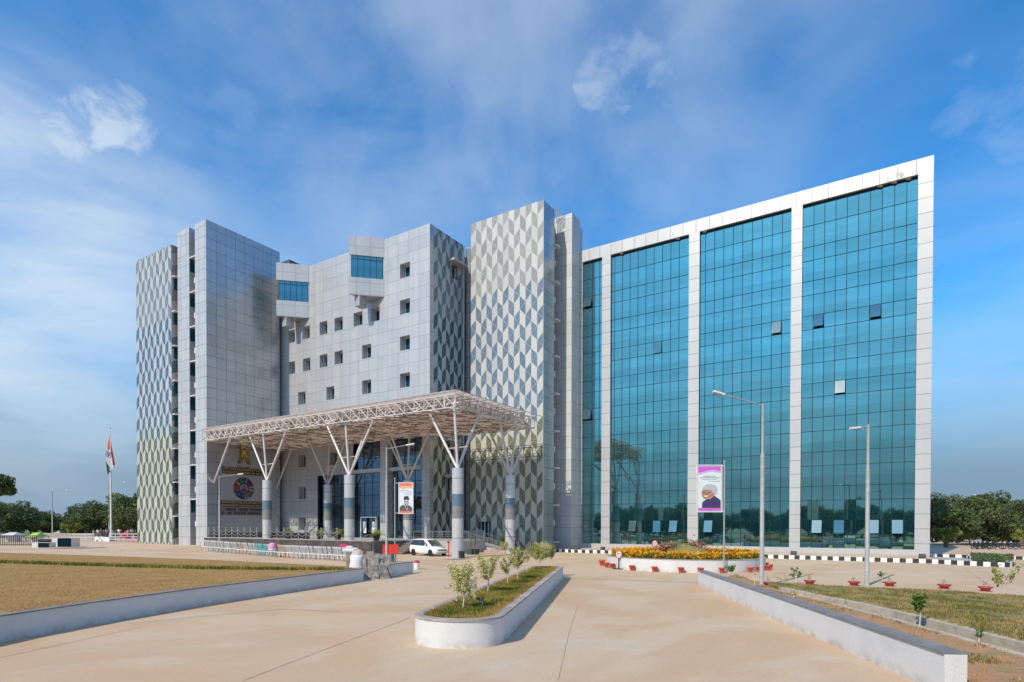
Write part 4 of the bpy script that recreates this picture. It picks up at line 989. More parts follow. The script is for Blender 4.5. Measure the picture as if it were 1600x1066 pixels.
for (qx, qy), h, rw, n, d_, lb in [((723.5, 952), 1.22, .40, 30, 1.2, 'nearest pale variegated sapling at the rounded end of the median'), ((762, 926.7), 1.25, .36, 30, 1.3, 'second sapling from the near end of the median, greener and denser'),
        ((792.5, 914), 1.15, .30, 15, .7, 'thin sparse sapling third from the near end of the median'), ((808, 906), 1.35, .40, 34, 1.6, 'full pale yellow sapling in the middle of the median'),
        ((823, 896), 1.3, .28, 12, .45, 'nearly bare sapling behind the full pale one in the median'), ((843, 887), 1.30, .62, 60, 2.2, 'widest and bushiest pale yellow shrub at the far end of the median'), ((858, 884), 1.2, .4, 26, 1.4, 'last pale shrub at the very far end of the median')]:
    P = G(qx, qy, zb); sapling(P, h, rw, n, int(qx), lb, d_)
sapling(G(786, 866, 0), 1.3, .45, 20, 77, 'small pale shrub on the paving left of the far column', 1., None, 'leaf_var')
for i, (qx, qy) in enumerate([(735, 943), (752, 950), (712, 945), (740, 938)]):
    P = G(qx, qy, zb); sapling(P, .3, .14, 5, 300+i, ['tiny pale weed right of the nearest median sapling', 'small pale weed at the grass edge of the median', 'tiny pale weed left of the nearest median sapling', 'tiny pale weed behind the nearest median sapling'][i], .6, 'weeds in the median grass', 'leaf_var', .05, .1, 'weed')

# right wall
wr = [G(1091, 915), G(1180, 948), G(1300, 998), G(1478, 1083)]
far = G(1091, 915); near = np.array([.83, 13.02, 0])
pts = [near, near+(far-near)*.5, far]
o = empty('low_wall', near, 'low white painted wall with grey top running along the right of the drive', 'wall')
strip_wall(o, [p[:2] for p in pts][::-1], .38, .73)
# right verge: soil, drain, lawn
dA, dB = G(1110, 889, .05), G(1700, 1050, .05)
drn0 = [G(1225, 923.5, .13), G(1400, 968, .13), G(1600, 1023, .13), G(1800, 1079, .13)]
drn1 = [G(1222, 918, .27), G(1400, 953.5, .27), G(1600, 1003, .27), G(1800, 1052, .27)]
edge = [G(1200, 911, .24), G(1330, 917.5, .24), G(1480, 923.5, .24), G(1600, 932, .24), G(1900, 957, .24)]
wallin = [far+np.array([.3, .1, 0]), near+np.array([.36, .1, 0])]
q = MB(); P3 = [tuple(p[:2]) for p in (wallin[0], G(1150, 900))]+[tuple(p[:2]) for p in drn0]+[(12., 12.), (1.3, 8.)]+[tuple(wallin[1][:2])]
q.add([(*p, .10) for p in P3], [tuple(range(len(P3)))]); soil = q.build('verge_soil', 'soil', kind='structure')
sm_ = [tuple(p[:2]) for p in drn1]+[tuple(p[:2]) for p in edge[::-1]]
q = MB(); q.prism(sm_, 0, .25); q.build('verge_lawn', 'lawn_olive', kind='structure')
q = MB()
for (A_, B_, z) in ((drn0, drn0, .13), (drn1, drn1, .27)):
    for i in range(len(A_)-1):
        a, b = A_[i][:2], A_[i+1][:2]; d = (b-a)/np.linalg.norm(b-a); nn = np.array([-d[1], d[0]])*(.11 if z < .2 else .15)
        q.add([(*(a-nn), 0), (*(b-nn), 0), (*(b+nn), 0), (*(a+nn), 0), (*(a-nn), z), (*(b-nn), z), (*(b+nn), z), (*(a+nn), z)], [(4, 5, 6, 7), (0, 1, 5, 4), (2, 3, 7, 6), (3, 0, 4, 7), (1, 2, 6, 5)])
q.build('drain_channel', 'sand_cement', kind='structure')
q = MB(); q.add([(*p[:2], .03) for p in drn0]+[(*p[:2], .03) for p in drn1[::-1]], [tuple(range(8))]); q.build('drain_bed', 'drain_dark', kind='structure')
x, y = scatter(sm_, 60000, 21); 
f_ = np.sin(x*1.1+np.sin(y*.9)*1.6)+np.sin(y*1.7+np.cos(x*2.1)*1.3)+.6*np.sin(x*4.3+y*3.1); kk = f_ > -.9+np.random.RandomState(4).uniform(-.6, .6, len(x)); x, y = x[kk], y[kk]
x2, y2 = scatter(P3, 30000, 22)
k = np.random.RandomState(3).uniform(0, 1, len(x2)) < .45
nz = np.sin(x2*2.3+np.cos(y2*1.7)*2)+np.sin(y2*3.1+x2)*.8; kk = nz > .35+np.random.RandomState(7).uniform(-.4, .5, len(nz))
x2, y2 = x2[kk], y2[kk]
o = npmesh('grass', np.concatenate([blades(x, y, np.full(len(x), .245), .07, .03, 23, .8), blades(x2, y2, np.full(len(x2), .10), .07, .03, 24, .8)]), 3, 'blade_olive', kind='stuff'); tag(o, 'patchy olive and brown grass on the right verge', 'grass')
rs = random.Random(5); 
q = MB()
for k in range(260):
    t = rs.random(); a = drn0[0]+(drn0[3]-drn0[0])*t; b = wallin[0]+(wallin[1]-wallin[0])*t; s_ = rs.random(); p = a+(b-a)*s_
    q.ball((p[0], p[1], .11), rs.uniform(.015, .05), 6, 4, (1, 1, .7))
o = q.build('rubble', 'soil', kind='stuff'); tag(o, 'small clods and stones on the orange soil strip', 'stones')

# circular flower bed
cdv = math.atan2(1065-800, CAM_F); cen = None
pA = G(943, 887); pF = G(1068, 895)
dirc = pF[:2]/np.linalg.norm(pF[:2]); RB = 5.55; cen = pF[:2]+dirc*RB
fb = empty('flower_bed', (*cen, 0), 'round white walled flower bed of orange marigolds in front of the glass wing', 'flower bed')
q = MB(); q.smooth = True; q.lathe([(RB, 0), (RB, .80)], (*cen, 0), 72, capb=False, capt=False); q.build('wall_face', 'wall_paint', fb)
q = MB(); q.lathe([(RB+.02, .80), (RB+.02, .84), (RB-.3, .84), (RB-.3, .7)], (*cen, 0), 72, capb=False, capt=False); q.build('coping', 'coping', fb)
q = MB(); q.lathe([(RB-.3, .74), (2.2, .95), (1.2, 1.5), (.3, 1.75)], (*cen, 0), 40, capb=False); q.build('mound', 'lawn_olive', fb)
rg = np.random.RandomState(8)
def ring(n, r0, r1, rg):
    t = rg.uniform(0, 2*PI, n); r = np.sqrt(rg.uniform(r0*r0, r1*r1, n)); return cen[0]+r*np.cos(t), cen[1]+r*np.sin(t), r
x, y, r = ring(11000, RB-1.8, RB-.35, rg); z = .78+rg.uniform(0, .42, len(x)); V = leaves(np.stack([x, y, z], 1), .13, 9)
o = npmesh('marigold_leaves', V, 4, 'leaf_green', kind='stuff'); tag(o, 'green leaves of the marigolds round the circular bed', 'flower leaves')
x, y, r = ring(1500, RB-1.8, RB-.32, rg); z = 1.04+rg.uniform(-.16, .26, len(x)); cs = np.stack([x, y, z], 1)
cs = np.repeat(cs, 9, 0)+rg.normal(size=(len(cs)*9, 3))*.035; V = leaves(cs, .10, 10, 1., .9)
o = npmesh('marigold_flowers', V, 4, 'petal_o', kind='stuff'); tag(o, 'mass of orange and yellow marigold blooms in the circular bed', 'flowers')
def bedpt(ang, r): return (cen[0]+r*math.cos(ang), cen[1]+r*math.sin(ang))
fa = math.atan2(-dirc[1], -dirc[0])
for i, (qx, lb) in enumerate([(1032, 'reddish leaved shrub left of the mound in the round bed'), (1047, 'second reddish shrub nearer the mound in the round bed'), (1082, 'reddish shrub right of the mound in the round bed'), (1095, 'dark red shrub at the right behind the marigolds')]):
    P = G(qx, 869, .9); P = cen+(np.array(atD(qx, 869, 43.0)[:2])-cen)*.9
    o = empty('red_shrub', (*P, .85), lb, 'shrub', 'reddish shrubs in the round bed'); c = np.random.RandomState(40+i).normal(size=(380, 3))*[.28, .28, .26]+[0, 0, .5]; npmesh('foliage', leaves(c, .16, 41+i), 4, 'petal_red', o)
    q = MB(); q.bar((0, 0, 0), (0, 0, .5), .03); q.build('stem', 'bark', o, local=True)
o = empty('spiky_plant', (*cen, 1.7), 'spiky green plant on top of the mound in the round bed', 'plant'); npmesh('foliage', palm_plant(22, .8, 0, 61), 4, 'leaf_green', o)

# terracotta pots round the bed
def flower_pot(seed, tall=True, plant=0):
    o = empty('flower_pot', (0, 0, 0)); q = MB(); q.smooth = True
    if tall: q.lathe([(.13, 0), (.20, .30), (.235, .31), (.235, .38), (.20, .38), (.19, .34)], n=18, capt=False)
    else: q.lathe([(.15, 0), (.24, .13), (.30, .14), (.30, .19), (.25, .19), (.24, .16)], n=20, capt=False)
    q.build('pot', 'terracotta' if tall else 'bowl_red', o, local=True)
    q = MB(); h = .34 if tall else .165; q.lathe([(.19 if tall else .245, h-.01), (.01, h)], n=14, capb=False); q.build('soil', 'potsoil', o, local=True)
    if plant:
        q = MB(); rg = random.Random(seed)
        for k in range(3): q.bar((0, 0, h), (rg.uniform(-.1, .1), rg.uniform(-.1, .1), h+.18), .006, 4)
        q.build('stem', 'stem', o, local=True); c = np.random.RandomState(seed).normal(size=(14, 3))*[.08, .08, .04]+[0, 0, h+.14]; npmesh('leaves', leaves(c, .07, seed), 4, 'leaf_green', o)
    return o
pp_t = flower_pot(1, True, 0)
pl = [(940.5, 884.5, 'leftmost'), (948, 887, 'second'), (958, 888.5, 'third'), (991, 891.5, 'fourth'), (1025, 893.5, 'fifth'), (1064, 895, 'sixth'), (1092, 895, 'seventh'), (1122, 895, 'eighth'), (1152, 893, 'ninth'), (1166, 892.5, 'tenth'), (1178, 891, 'eleventh'), (1187, 889.5, 'twelfth'), (1196.5, 886.5, 'thirteenth')]
posn = ['at the far left end', 'second from the left', 'just left of the round sign', 'alone right of the round sign', 'fifth from the left', 'in the middle', 'behind the end of the white drive wall', 'just left of the banner pole', 'just right of the banner pole', 'tenth from the left', 'eleventh from the left', 'half hidden behind the tall lamp post', 'at the far right end']
for i, (qx, qy, _) in enumerate(pl):
    P = G(qx, qy)[:2]; d = P-cen; r = np.linalg.norm(d); P = cen+d/r*max(r, RB+.28)
    o = pp_t if i == 0 else copy_tree(pp_t)
    o.location = (P[0], P[1], 0); o.scale = (.9, .9, .95) if i else (1.05, 1.05, 1.2); tag(o, 'red clay pot by the round flower bed, '+posn[i], 'flower pot', 'clay pots round the flower bed')
lp = flower_pot(2, False, 1)
for i, (qx, qy, lb) in enumerate([(1199, 917, 'nearest the tall lamp post'), (1264, 914, 'between the two lamp posts'), (1334, 916, 'just left of the second lamp post'), (1390, 917, 'just right of the second lamp post'), (1476, 921, 'second from the right'), (1541, 925, 'rightmost beside the big leafy shrub')]):
    P = G(qx, qy); o = lp if i == 0 else copy_tree(lp); o.location = (P[0], P[1]+.3, .0); o.scale = (.95, .95, 1.15); tag(o, 'low red bowl pot on the right verge, '+lb, 'flower pot', 'low bowl pots along the right verge')

# small shrubs on the verge
def shrub(qx, qy, z, h, rw, n, seed, label, mat='leaf_green', leaf=.1, name='shrub', dens=1.): 
    P = G(qx, qy, z); o = empty(name, P, label, 'shrub'); rg = np.random.RandomState(seed); pr = random.Random(seed); q = MB(); cents = []
    q.tube([(0, 0, 0), (.02, 0, h*.5)], [.02, .015], 5)
    for k in range(n):
        t = pr.uniform(0, 2*PI); L_ = rw*pr.uniform(.4, 1.); z1 = h*pr.uniform(.5, 1.); e = (math.cos(t)*L_, math.sin(t)*L_, z1); q.tube([(0, 0, h*.3), (e[0]*.5, e[1]*.5, h*.3+(z1-h*.3)*.6), e], [.012, .008, .004], 4)
        for s in (.5, .7, .9, 1.): cents.append((e[0]*s, e[1]*s, h*.3+(z1-h*.3)*s))
    q.build('stem', 'stem', o, local=True); c = np.array(cents); m_ = int(len(c)*7*dens); c = c[rg.randint(0, len(c), m_)]+rg.normal(size=(m_, 3))*rw*.1
    npmesh('foliage', leaves(c, leaf, seed), 4, mat, o); return o
shrub(1568, 932, .1, 1.35, .62, 9, 5, 'tall forked leafy shrub at the right edge of the verge', 'leaf_lime', .13)
shrub(1437, 978, .12, .95, .2, 14, 6, 'slim dark green sapling on the patchy verge lawn', 'leaf_green', .09, dens=1.6)
shrub(1243, 910, .1, .75, .3, 8, 7, 'small sprawling shrub right of the tall lamp post')
shrub(1222, 914, .1, .5, .55, 6, 8, 'low straggly weed at the foot of the tall lamp post', 'leaf_var', .06)
shrub(1142, 899, .1, .62, .35, 16, 9, 'small round green shrub between banner pole and lamp post', dens=1.3)
shrub(1378, 908, .1, .5, .3, 4, 10, 'thin weed beside the second lamp post', dens=.5)
shrub(1179, 917, .1, .9, .15, 3, 11, 'bare forked twig left of the tall lamp post', dens=.05)
shrub(1240, 935, .1, .3, .15, 6, 12, 'tiny weed beside the drain behind the white wall', 'leaf_var', .05)
shrub(1529, 1005, .1, .35, .15, 7, 13, 'little green weed on the orange soil at the right', 'leaf_green', .05)
shrub(1322, 950, .1, .35, .12, 5, 14, 'dry twiggy weed behind the middle of the white wall', 'leaf_var', .03)

# ------------------------------------------------------------------ kerb
kp = [(-44, 62.6), (-33, 60.6), (-29.87, 59.9), (-26.0, 60.1), (-10, 60.0), (2.69, 59.34), (4.62, 58.3), (6.0, 57.4), (6.9, 57.0), (7.5, 57.3), (7.9, 58.2), (7.9, 60), (7.2, 63), (6, 70)]
kp = kp[1:]
def resample(pts, step):
    P2 = np.array(pts, float); seg = np.linalg.norm(np.diff(P2, axis=0), axis=1); cum = np.r_[0, np.cumsum(seg)]; s = np.arange(0, cum[-1], step); return np.stack([np.interp(s, cum, P2[:, 0]), np.interp(s, cum, P2[:, 1])], 1)
q = MB()
def kerb_line(q, pts, step, h, th):
    K = resample(pts, step)
    for i in range(len(K)-1):
        a, b = K[i], K[i+1]; d = (b-a)/np.linalg.norm(b-a); nn = np.array([-d[1], d[0]])*th; q.cur = i % 2
        q.add([(*a, 0), (*b, 0), (*(b+nn), 0), (*(a+nn), 0), (*a, h), (*b, h), (*(b+nn), h), (*(a+nn), h)], [(4, 5, 6, 7), (0, 1, 5, 4), (2, 3, 7, 6), (3, 0, 4, 7), (1, 2, 6, 5)])
kerb_line(q, kp, .45, .34, .16)
kerb_line(q, [(3.4, 72.5), (8, 71.5), (14, 70), (16, 72)], .5, .3, .16)
kerb_line(q, [(15.5, 64.5), (22, 67), (40, 73)], .6, .3, .16)
q.build('kerb', ['white', 'chair_dark'], kind='structure')
q = MB(); q.add([(3.1, 60, .03), (7.0, 58.2, .03), (7.6, 60, .03), (6, 70, .03), (3.1, 72, .03)], [(0, 1, 2, 3, 4)]); q.build('brick_path', 'terrace_floor', kind='structure')
x, y = scatter([(5.6, 59.6), (7.4, 58.4), (7.6, 60), (9.5, 70), (6.5, 72)], 3000, 31, False); c = np.stack([x, y, np.random.RandomState(4).uniform(.1, .55, len(x))], 1)
o = npmesh('ground_cover', leaves(c, .22, 33), 4, 'leaf_tree', kind='stuff'); tag(o, 'low dark green planting behind the curved kerb at the right', 'ground cover')
# floodlights on the kerb line
def floodlight():
    o = empty('floodlight', (0, 0, 0)); q = MB(); q.obox((0, 0, .18), (.5, .22, .34), 0, -.5); q.build('housing', 'black', o, bevel=.02, local=True)
    q = MB(); q.obox((0, -.115, .24), (.42, .02, .26), 0, -.5); q.build('lens', 'chair_dark', o, local=True); q = MB(); q.box(-.25, .25, -.12, .12, 0, .03); q.box(-.28, -.25, -.04, .04, 0, .25); q.box(.25, .28, -.04, .04, 0, .25); q.build('bracket', 'galv', o, local=True); return o
f0 = floodlight()
for i, (qx, lb) in enumerate([(895, 'black floodlight at the left end of the kerb beside the panel tower'), (904, 'black floodlight second from the left end of the kerb'), (942, 'small floodlight left of the round flower bed'), (1240, 'small floodlight right of the tall lamp post'), (1441, 'small floodlight at the right corner of the glass wing')]):
    o = f0 if i == 0 else copy_tree(f0); P = atY(qx, 860, 61.2); o.location = (P[0], 61.2, .33); tag(o, lb, 'floodlight', 'floodlights along the striped kerb')
    # stand on a small plinth of the kerb bed
q = MB(); 
q.add([(-33, 60.9, .30), (-26, 60.3, .30), (-10, 60.2, .30), (2.7, 59.5, .30), (3.0, 59.6, .30), (3.0, 67.45, .30), (-33, 67.45, .30)], [(0, 1, 2, 3, 4, 5, 6)]); q.build('planting_bed_paving', 'concrete', kind='structure')

# ------------------------------------------------------------------ street lamps, flag
def lamp(loc, h, arm, label, group='street lamps', r=.085, head=True, armz=.35):
    o = empty('street_lamp', loc, label, 'street lamp', group); q = MB(); q.smooth = True
    q.lathe([(r*1.5, 0), (r*1.5, .03), (r*1.25, .04), (r*1.2, h*.72), (r*.85, h*.73), (r*.8, h)], n=14); q.build('pole', 'galv', o, local=True)
    ax, ay = arm; L_ = math.hypot(ax, ay); q = MB(); p0 = (0, 0, h-.12); p1 = (ax, ay, h-.12+armz); q.bar(p0, p1, .03, 8); q.build('arm', 'galv', o, local=True)
    q = MB(); t = math.atan2(ay, ax); q.obox((ax*1.13, ay*1.13, h-.12+armz*1.10), (.62, .24, .10), t, 0, -math.atan2(armz, L_)); q.build('lamp_head', 'white_metal', o, bevel=.03, local=True)
    q = MB(); q.obox((ax*1.16, ay*1.16, h-.18+armz*1.10), (.38, .17, .05), t, 0, -math.atan2(armz, L_)); q.build('lens', 'band_grey', o, local=True)
    return o
lamp(G(1190, 916), 9.15, (-1.62, -1.15), 'tall street lamp with long arm before the glass wing', armz=.55)
lamp(G(1354.5, 915), 8.2, (-.5, .35), 'second street lamp from the right, short arm, on the verge edge', armz=.03)
Pl = G(604, 886); hh = 3+(820-698)/CAM_F*float((np.array([*Pl[:2], 0])-np.array([0, 0, 0]))@np.array([_F[0], _F[1], 0]))
lamp(Pl, hh, (1.25, .85), 'slim street lamp in front of the entrance glazing', armz=.3, r=.07)
Pl = G(343, 861, .2); hh = 2.8+(819-742)/CAM_F*float(Pl@np.array([_F[0], _F[1], 0]))
lamp((Pl[0], Pl[1], gh(Pl[0])), hh, (1.9, 1.0), 'slim street lamp before the emblem wall', armz=.25, r=.07)
Pl = atD(82, 838, 150); lamp((Pl[0], Pl[1], .3), 8.2+3.0, (6.0*.4, 4.6*.4), 'distant street lamp left of the white house', armz=.35, r=.11)
Pl = atD(170.5, 838, 140); lamp((Pl[0], Pl[1], .3), 12.4, (6.0*.42, 4.4*.42), 'distant street lamp right behind the flagpole', armz=.45, r=.11)
Pl = atD(1515, 862, 105); lamp((Pl[0], Pl[1], 0), 8.6, (.5, .3), 'distant street lamp in front of the trees at the right', armz=.15, r=.09)
# flag
FP = atD(173.5, 845, 98); fz = gh(FP[0]); o = empty('flagpole', (FP[0], FP[1], fz), 'tall white flagpole flying a drooping saffron, white and green flag', 'flagpole')
hp = 3+(818-668)/CAM_F*98-fz
q = MB(); q.smooth = True; q.lathe([(.16, 0), (.13, hp*.5), (.06, hp*.93), (.03, hp)], n=12); q.build('pole', 'white_metal', o, local=True)
q = MB(); q.ball((0, 0, hp+.06), .1, 8, 6); q.build('finial', 'gold', o, local=True)
RX, RY = float(_R0[0]), float(_R0[1])
def zz(y): return 3+(818-y)/CAM_F*98-fz
def flagpt(px, py, d=0.): u = (px-172.8)/CAM_F*98; return (u*RX+d*_F[0]-.04, u*RY+d*_F[1]-.12, zz(py))
for nm, mt, pts_ in (('saffron_stripe', 'saffron', [(172.4, 676), (174.5, 690), (179.6, 724), (178.2, 726), (173.5, 700), (169.8, 702), (170, 688)]), ('white_stripe', 'flag_white', [(169.8, 702), (173.5, 700), (178.2, 726), (177.2, 733), (173.5, 731), (168.6, 719)]), ('green_stripe', 'flag_green', [(168.6, 719), (173.5, 731), (175.0, 734.5), (168.2, 739.5)])):
    q = MB(); n = len(pts_); rgf = random.Random(n)
    q.slab([flagpt(a, b, .25*math.sin(a*1.3+b*.2)) for a, b in pts_], tuple(-_F), .04); q.build(nm, mt, o, local=True)
q = MB(); c = flagpt(171.0, 707.5, -.18)
for k in range(20):
    t0, t1 = 2*PI*k/20, 2*PI*(k+1)/20; rr_ = .42
    q.bar((c[0]+RX*rr_*math.cos(t0)*.8, c[1]+RY*rr_*math.cos(t0)*.8, c[2]+rr_*math.sin(t0)), (c[0]+RX*rr_*math.cos(t1)*.8, c[1]+RY*rr_*math.cos(t1)*.8, c[2]+rr_*math.sin(t1)), .035, 4)
    if k % 2: q.bar(c, (c[0]+RX*rr_*math.cos(t0)*.8, c[1]+RY*rr_*math.cos(t0)*.8, c[2]+rr_*math.sin(t0)), .015, 4)
q.build('wheel_mark', 'navy', o, local=True)

# ------------------------------------------------------------------ banners
def banner(pole_px, base_y, top_y, x0, x1, y0, y1, label, kind, side):
    Pb = G(pole_px, base_y); dist = float(Pb@_F+0) - 0; dist = float((Pb-CAM)@_F)
    o = empty('banner_pole', Pb, label, 'banner'); wz = lambda px, py: atD(px, py, dist)
    ht = wz(pole_px, top_y)[2]
    q = MB(); q.smooth = True; q.bar((Pb[0], Pb[1], 0), (Pb[0], Pb[1], ht), .05, 10); q.ball((Pb[0], Pb[1], ht+.05), .08, 8, 5); q.build('pole', 'galv', o)
    # banner frame plane is square to the drive, i.e. along the camera-right axis at its own place
    def pt(u, v, d=0.): P = wz(x0+(x1-x0)*u, y0+(y1-y0)*v); return tuple(P-_F*d)
    q = MB(); q.slab([pt(0, 0), pt(1, 0), pt(1, 1), pt(0, 1)], tuple(_F), .04); bd = q.build('sheet', 'print_white' if kind == 'o' else 'print_pale', o)
    q = MB()
    e = -.015
    for a, b in (((-.04, e), (1.04, e)), ((-.04, 1-e), (1.04, 1-e)), ((-.03, e), (-.03, 1-e)), ((1.03, e), (1.03, 1-e))): q.bar(pt(*a), pt(*b), .028, 6)
    px_end = 1.0 if side == 'R' else 0.
    for v in (.0, 1.): q.bar(pt(px_end, v), (Pb[0], Pb[1], pt(px_end, v)[2]), .025, 6)
    q.build('frame', 'white_metal', o)
    lay = [0]
    def poly(nm, mt, pts_):
        lay[0] += 1; q = MB(); q.slab([pt(u, v, .003*lay[0]) for u, v in pts_], tuple(_F), .0028); q.build(nm, mt, bd)
    def ell(cx, cy, rx, ry, n=20, t0=0, t1=2*PI): return [(cx+rx*math.cos(t), cy+ry*math.sin(t)) for t in np.linspace(t0, t1, n, endpoint=(t1-t0) < 6)]
    def text(rows__, mt='text_dark', seed=1):
        rg = random.Random(seed); q = MB()
        for (u0, u1, v) in rows__:
            u = u0
            while u < u1:
                w_ = rg.uniform(.012, .035); q.slab([pt(u, v, .018), pt(u+w_, v, .018), pt(u+w_, v+.009, .018), pt(u, v+.009, .018)], tuple(_F), .002); u += w_+.012
        q.build('lettering', mt, bd)
    if kind == 'o':
        poly('print', 'orange_print', [(0.02, .01), (.98, .01), (.98, .09), (.7, .11), (.35, .085), (.02, .12)]); poly('print', 'orange_pale', [(.02, .12), (.35, .085), (.7, .11), (.98, .09), (.98, .18), (.6, .165), (.3, .18), (.02, .165)])
        poly('print', 'orange_print', [(.02, .93), (.98, .925), (.98, .99), (.02, .99)])
        poly('portrait', 'suit_grey', [(.04, .925), (.04, .80), (.14, .76), (.36, .71), (.66, .72), (.86, .78), (.96, .82), (.96, .925)])
        poly('portrait', 'face_grey', ell(.53, .645, .175, .115)); poly('portrait', 'face_grey', [(.42, .68), (.64, .68), (.66, .75), (.52, .80), (.40, .75)])
        poly('portrait', 'cap_black', [(.35, .565), (.33, .52), (.40, .44), (.66, .43), (.73, .52), (.745, .565), (.54, .545)])
        poly('portrait', 'cap_black', [(.43, .61), (.50, .605), (.50, .625), (.43, .63)]); poly('portrait', 'cap_black', [(.58, .605), (.65, .61), (.65, .63), (.58, .625)])
        poly('portrait', 'suit_grey', [(.48, .695), (.60, .695), (.60, .71), (.48, .71)])
        poly('portrait', 'cap_black', [(.45, .75), (.62, .75), (.57, .86), (.52, .83)]); poly('portrait', 'print_white', [(.37, .71), (.41, .71), (.585, .90), (.56, .90)]); poly('portrait', 'print_white', [(.66, .71), (.68, .72), (.60, .90), (.585, .88)])
        text([(.10, .72, .235), (.12, .90, .295), (.34, .92, .36)], seed=2)
    else:
        poly('print', 'purple_print', [(.02, .01), (.98, .01), (.98, .12), (.7, .09), (.4, .11), (.2, .14), (.02, .16)]); poly('print', 'purple_pale', [(.02, .16), (.2, .14), (.4, .11), (.7, .09), (.98, .12), (.98, .16), (.6, .13), (.3, .16), (.02, .20)])
        poly('print', 'purple_print', [(.02, .925), (.98, .925), (.98, .99), (.02, .99)])
        poly('portrait', 'suit_navy', [(.18, .925), (.20, .80), (.36, .74), (.60, .70), (.70, .66), (.86, .71), (.97, .76), (.97, .925)])
        poly('portrait', 'hair_grey', ell(.52, .535, .32, .14, 24)); poly('portrait', 'hair_grey', [(.60, .45), (.74, .52), (.78, .60), (.66, .64), (.56, .55)])
        poly('portrait', 'face_brown', ell(.40, .615, .235, .125, 24)); poly('portrait', 'face_brown', [(.42, .56), (.64, .58), (.70, .66), (.52, .74), (.36, .72)])
        poly('portrait', 'hair_grey', [(.20, .49), (.34, .455), (.54, .47), (.58, .55), (.42, .525), (.24, .535), (.16, .58)])
        for cx in (.27, .46): poly('portrait', 'cap_black', [(cx-.05, .585), (cx+.05, .58), (cx+.05, .592), (cx-.05, .597)])
        poly('portrait', 'print_white', [(.26, .66), (.44, .65), (.40, .68), (.30, .685)]); poly('portrait', 'brown_cloth', [(.35, .60), (.38, .60), (.40, .635), (.33, .637)])
        text([(.24, .76, .225), (.10, .92, .255), (.20, .80, .288), (.46, .92, .335)], seed=4)
    return o
banner(1131, 896, 723, 1090, 1127, 728, 799, 'purple edged portrait banner of a smiling grey haired man on a steel pole', 'p', 'R')
banner(617, 879, 749, 623.5, 645, 755, 802, 'orange edged portrait banner of a man in a black cap on a steel pole', 'o', 'L')

# round traffic signs
def round_sign(P, h, label, r=.24):
    o = empty('traffic_sign', P, label, 'traffic sign'); q = MB(); q.bar((P[0], P[1], P[2]), (P[0], P[1], P[2]+h), .035, 8); q.box(P[0]-.32, P[0]+.32, P[1]-.25, P[1]+.25, P[2]+.004, P[2]+.05); q.build('post', 'chair_dark', o)
    d = np.array([-_F[0], -_F[1], 0]); d /= np.linalg.norm(d); c = np.array([P[0], P[1], P[2]+h+r*.9])+d*.05; rt = np.array([RX, RY, 0])
    def disc(rr_, off): return [tuple(c+d*off+rt*rr_*math.cos(t)+np.array([0, 0, rr_*1.22*math.sin(t)])) for t in np.linspace(0, 2*PI, 24, endpoint=False)]
    q = MB(); q.slab(disc(r, 0), tuple(d), .02); q.build('ring', 'red', o); q = MB(); q.slab(disc(r*.76, .021), tuple(d), .004); q.build('face', 'white', o)
    q = MB()
    for k, (u, v, w_) in enumerate([(-.52, .22, .3), (-.14, .22, .3), (.24, .22, .26), (-.42, -.22, .42), (.10, -.22, .12), (.32, -.25, .12)]):
        q.slab([tuple(c+d*.026+rt*r*(u+a)+np.array([0, 0, r*(v+b)])) for a, b in ((0, -.11), (w_, -.11), (w_, .13), (0, .13))], tuple(d), .002)
    q.build('lettering', 'text_dark', o); return o
round_sign(G(966.5, 889.5), .82, 'white round sign with red border on a black stand before the flower bed')
round_sign(np.array([*atD(1023, 860, 51)[:2], 0]), 1.3, 'small red bordered round sign standing behind the flower bed')

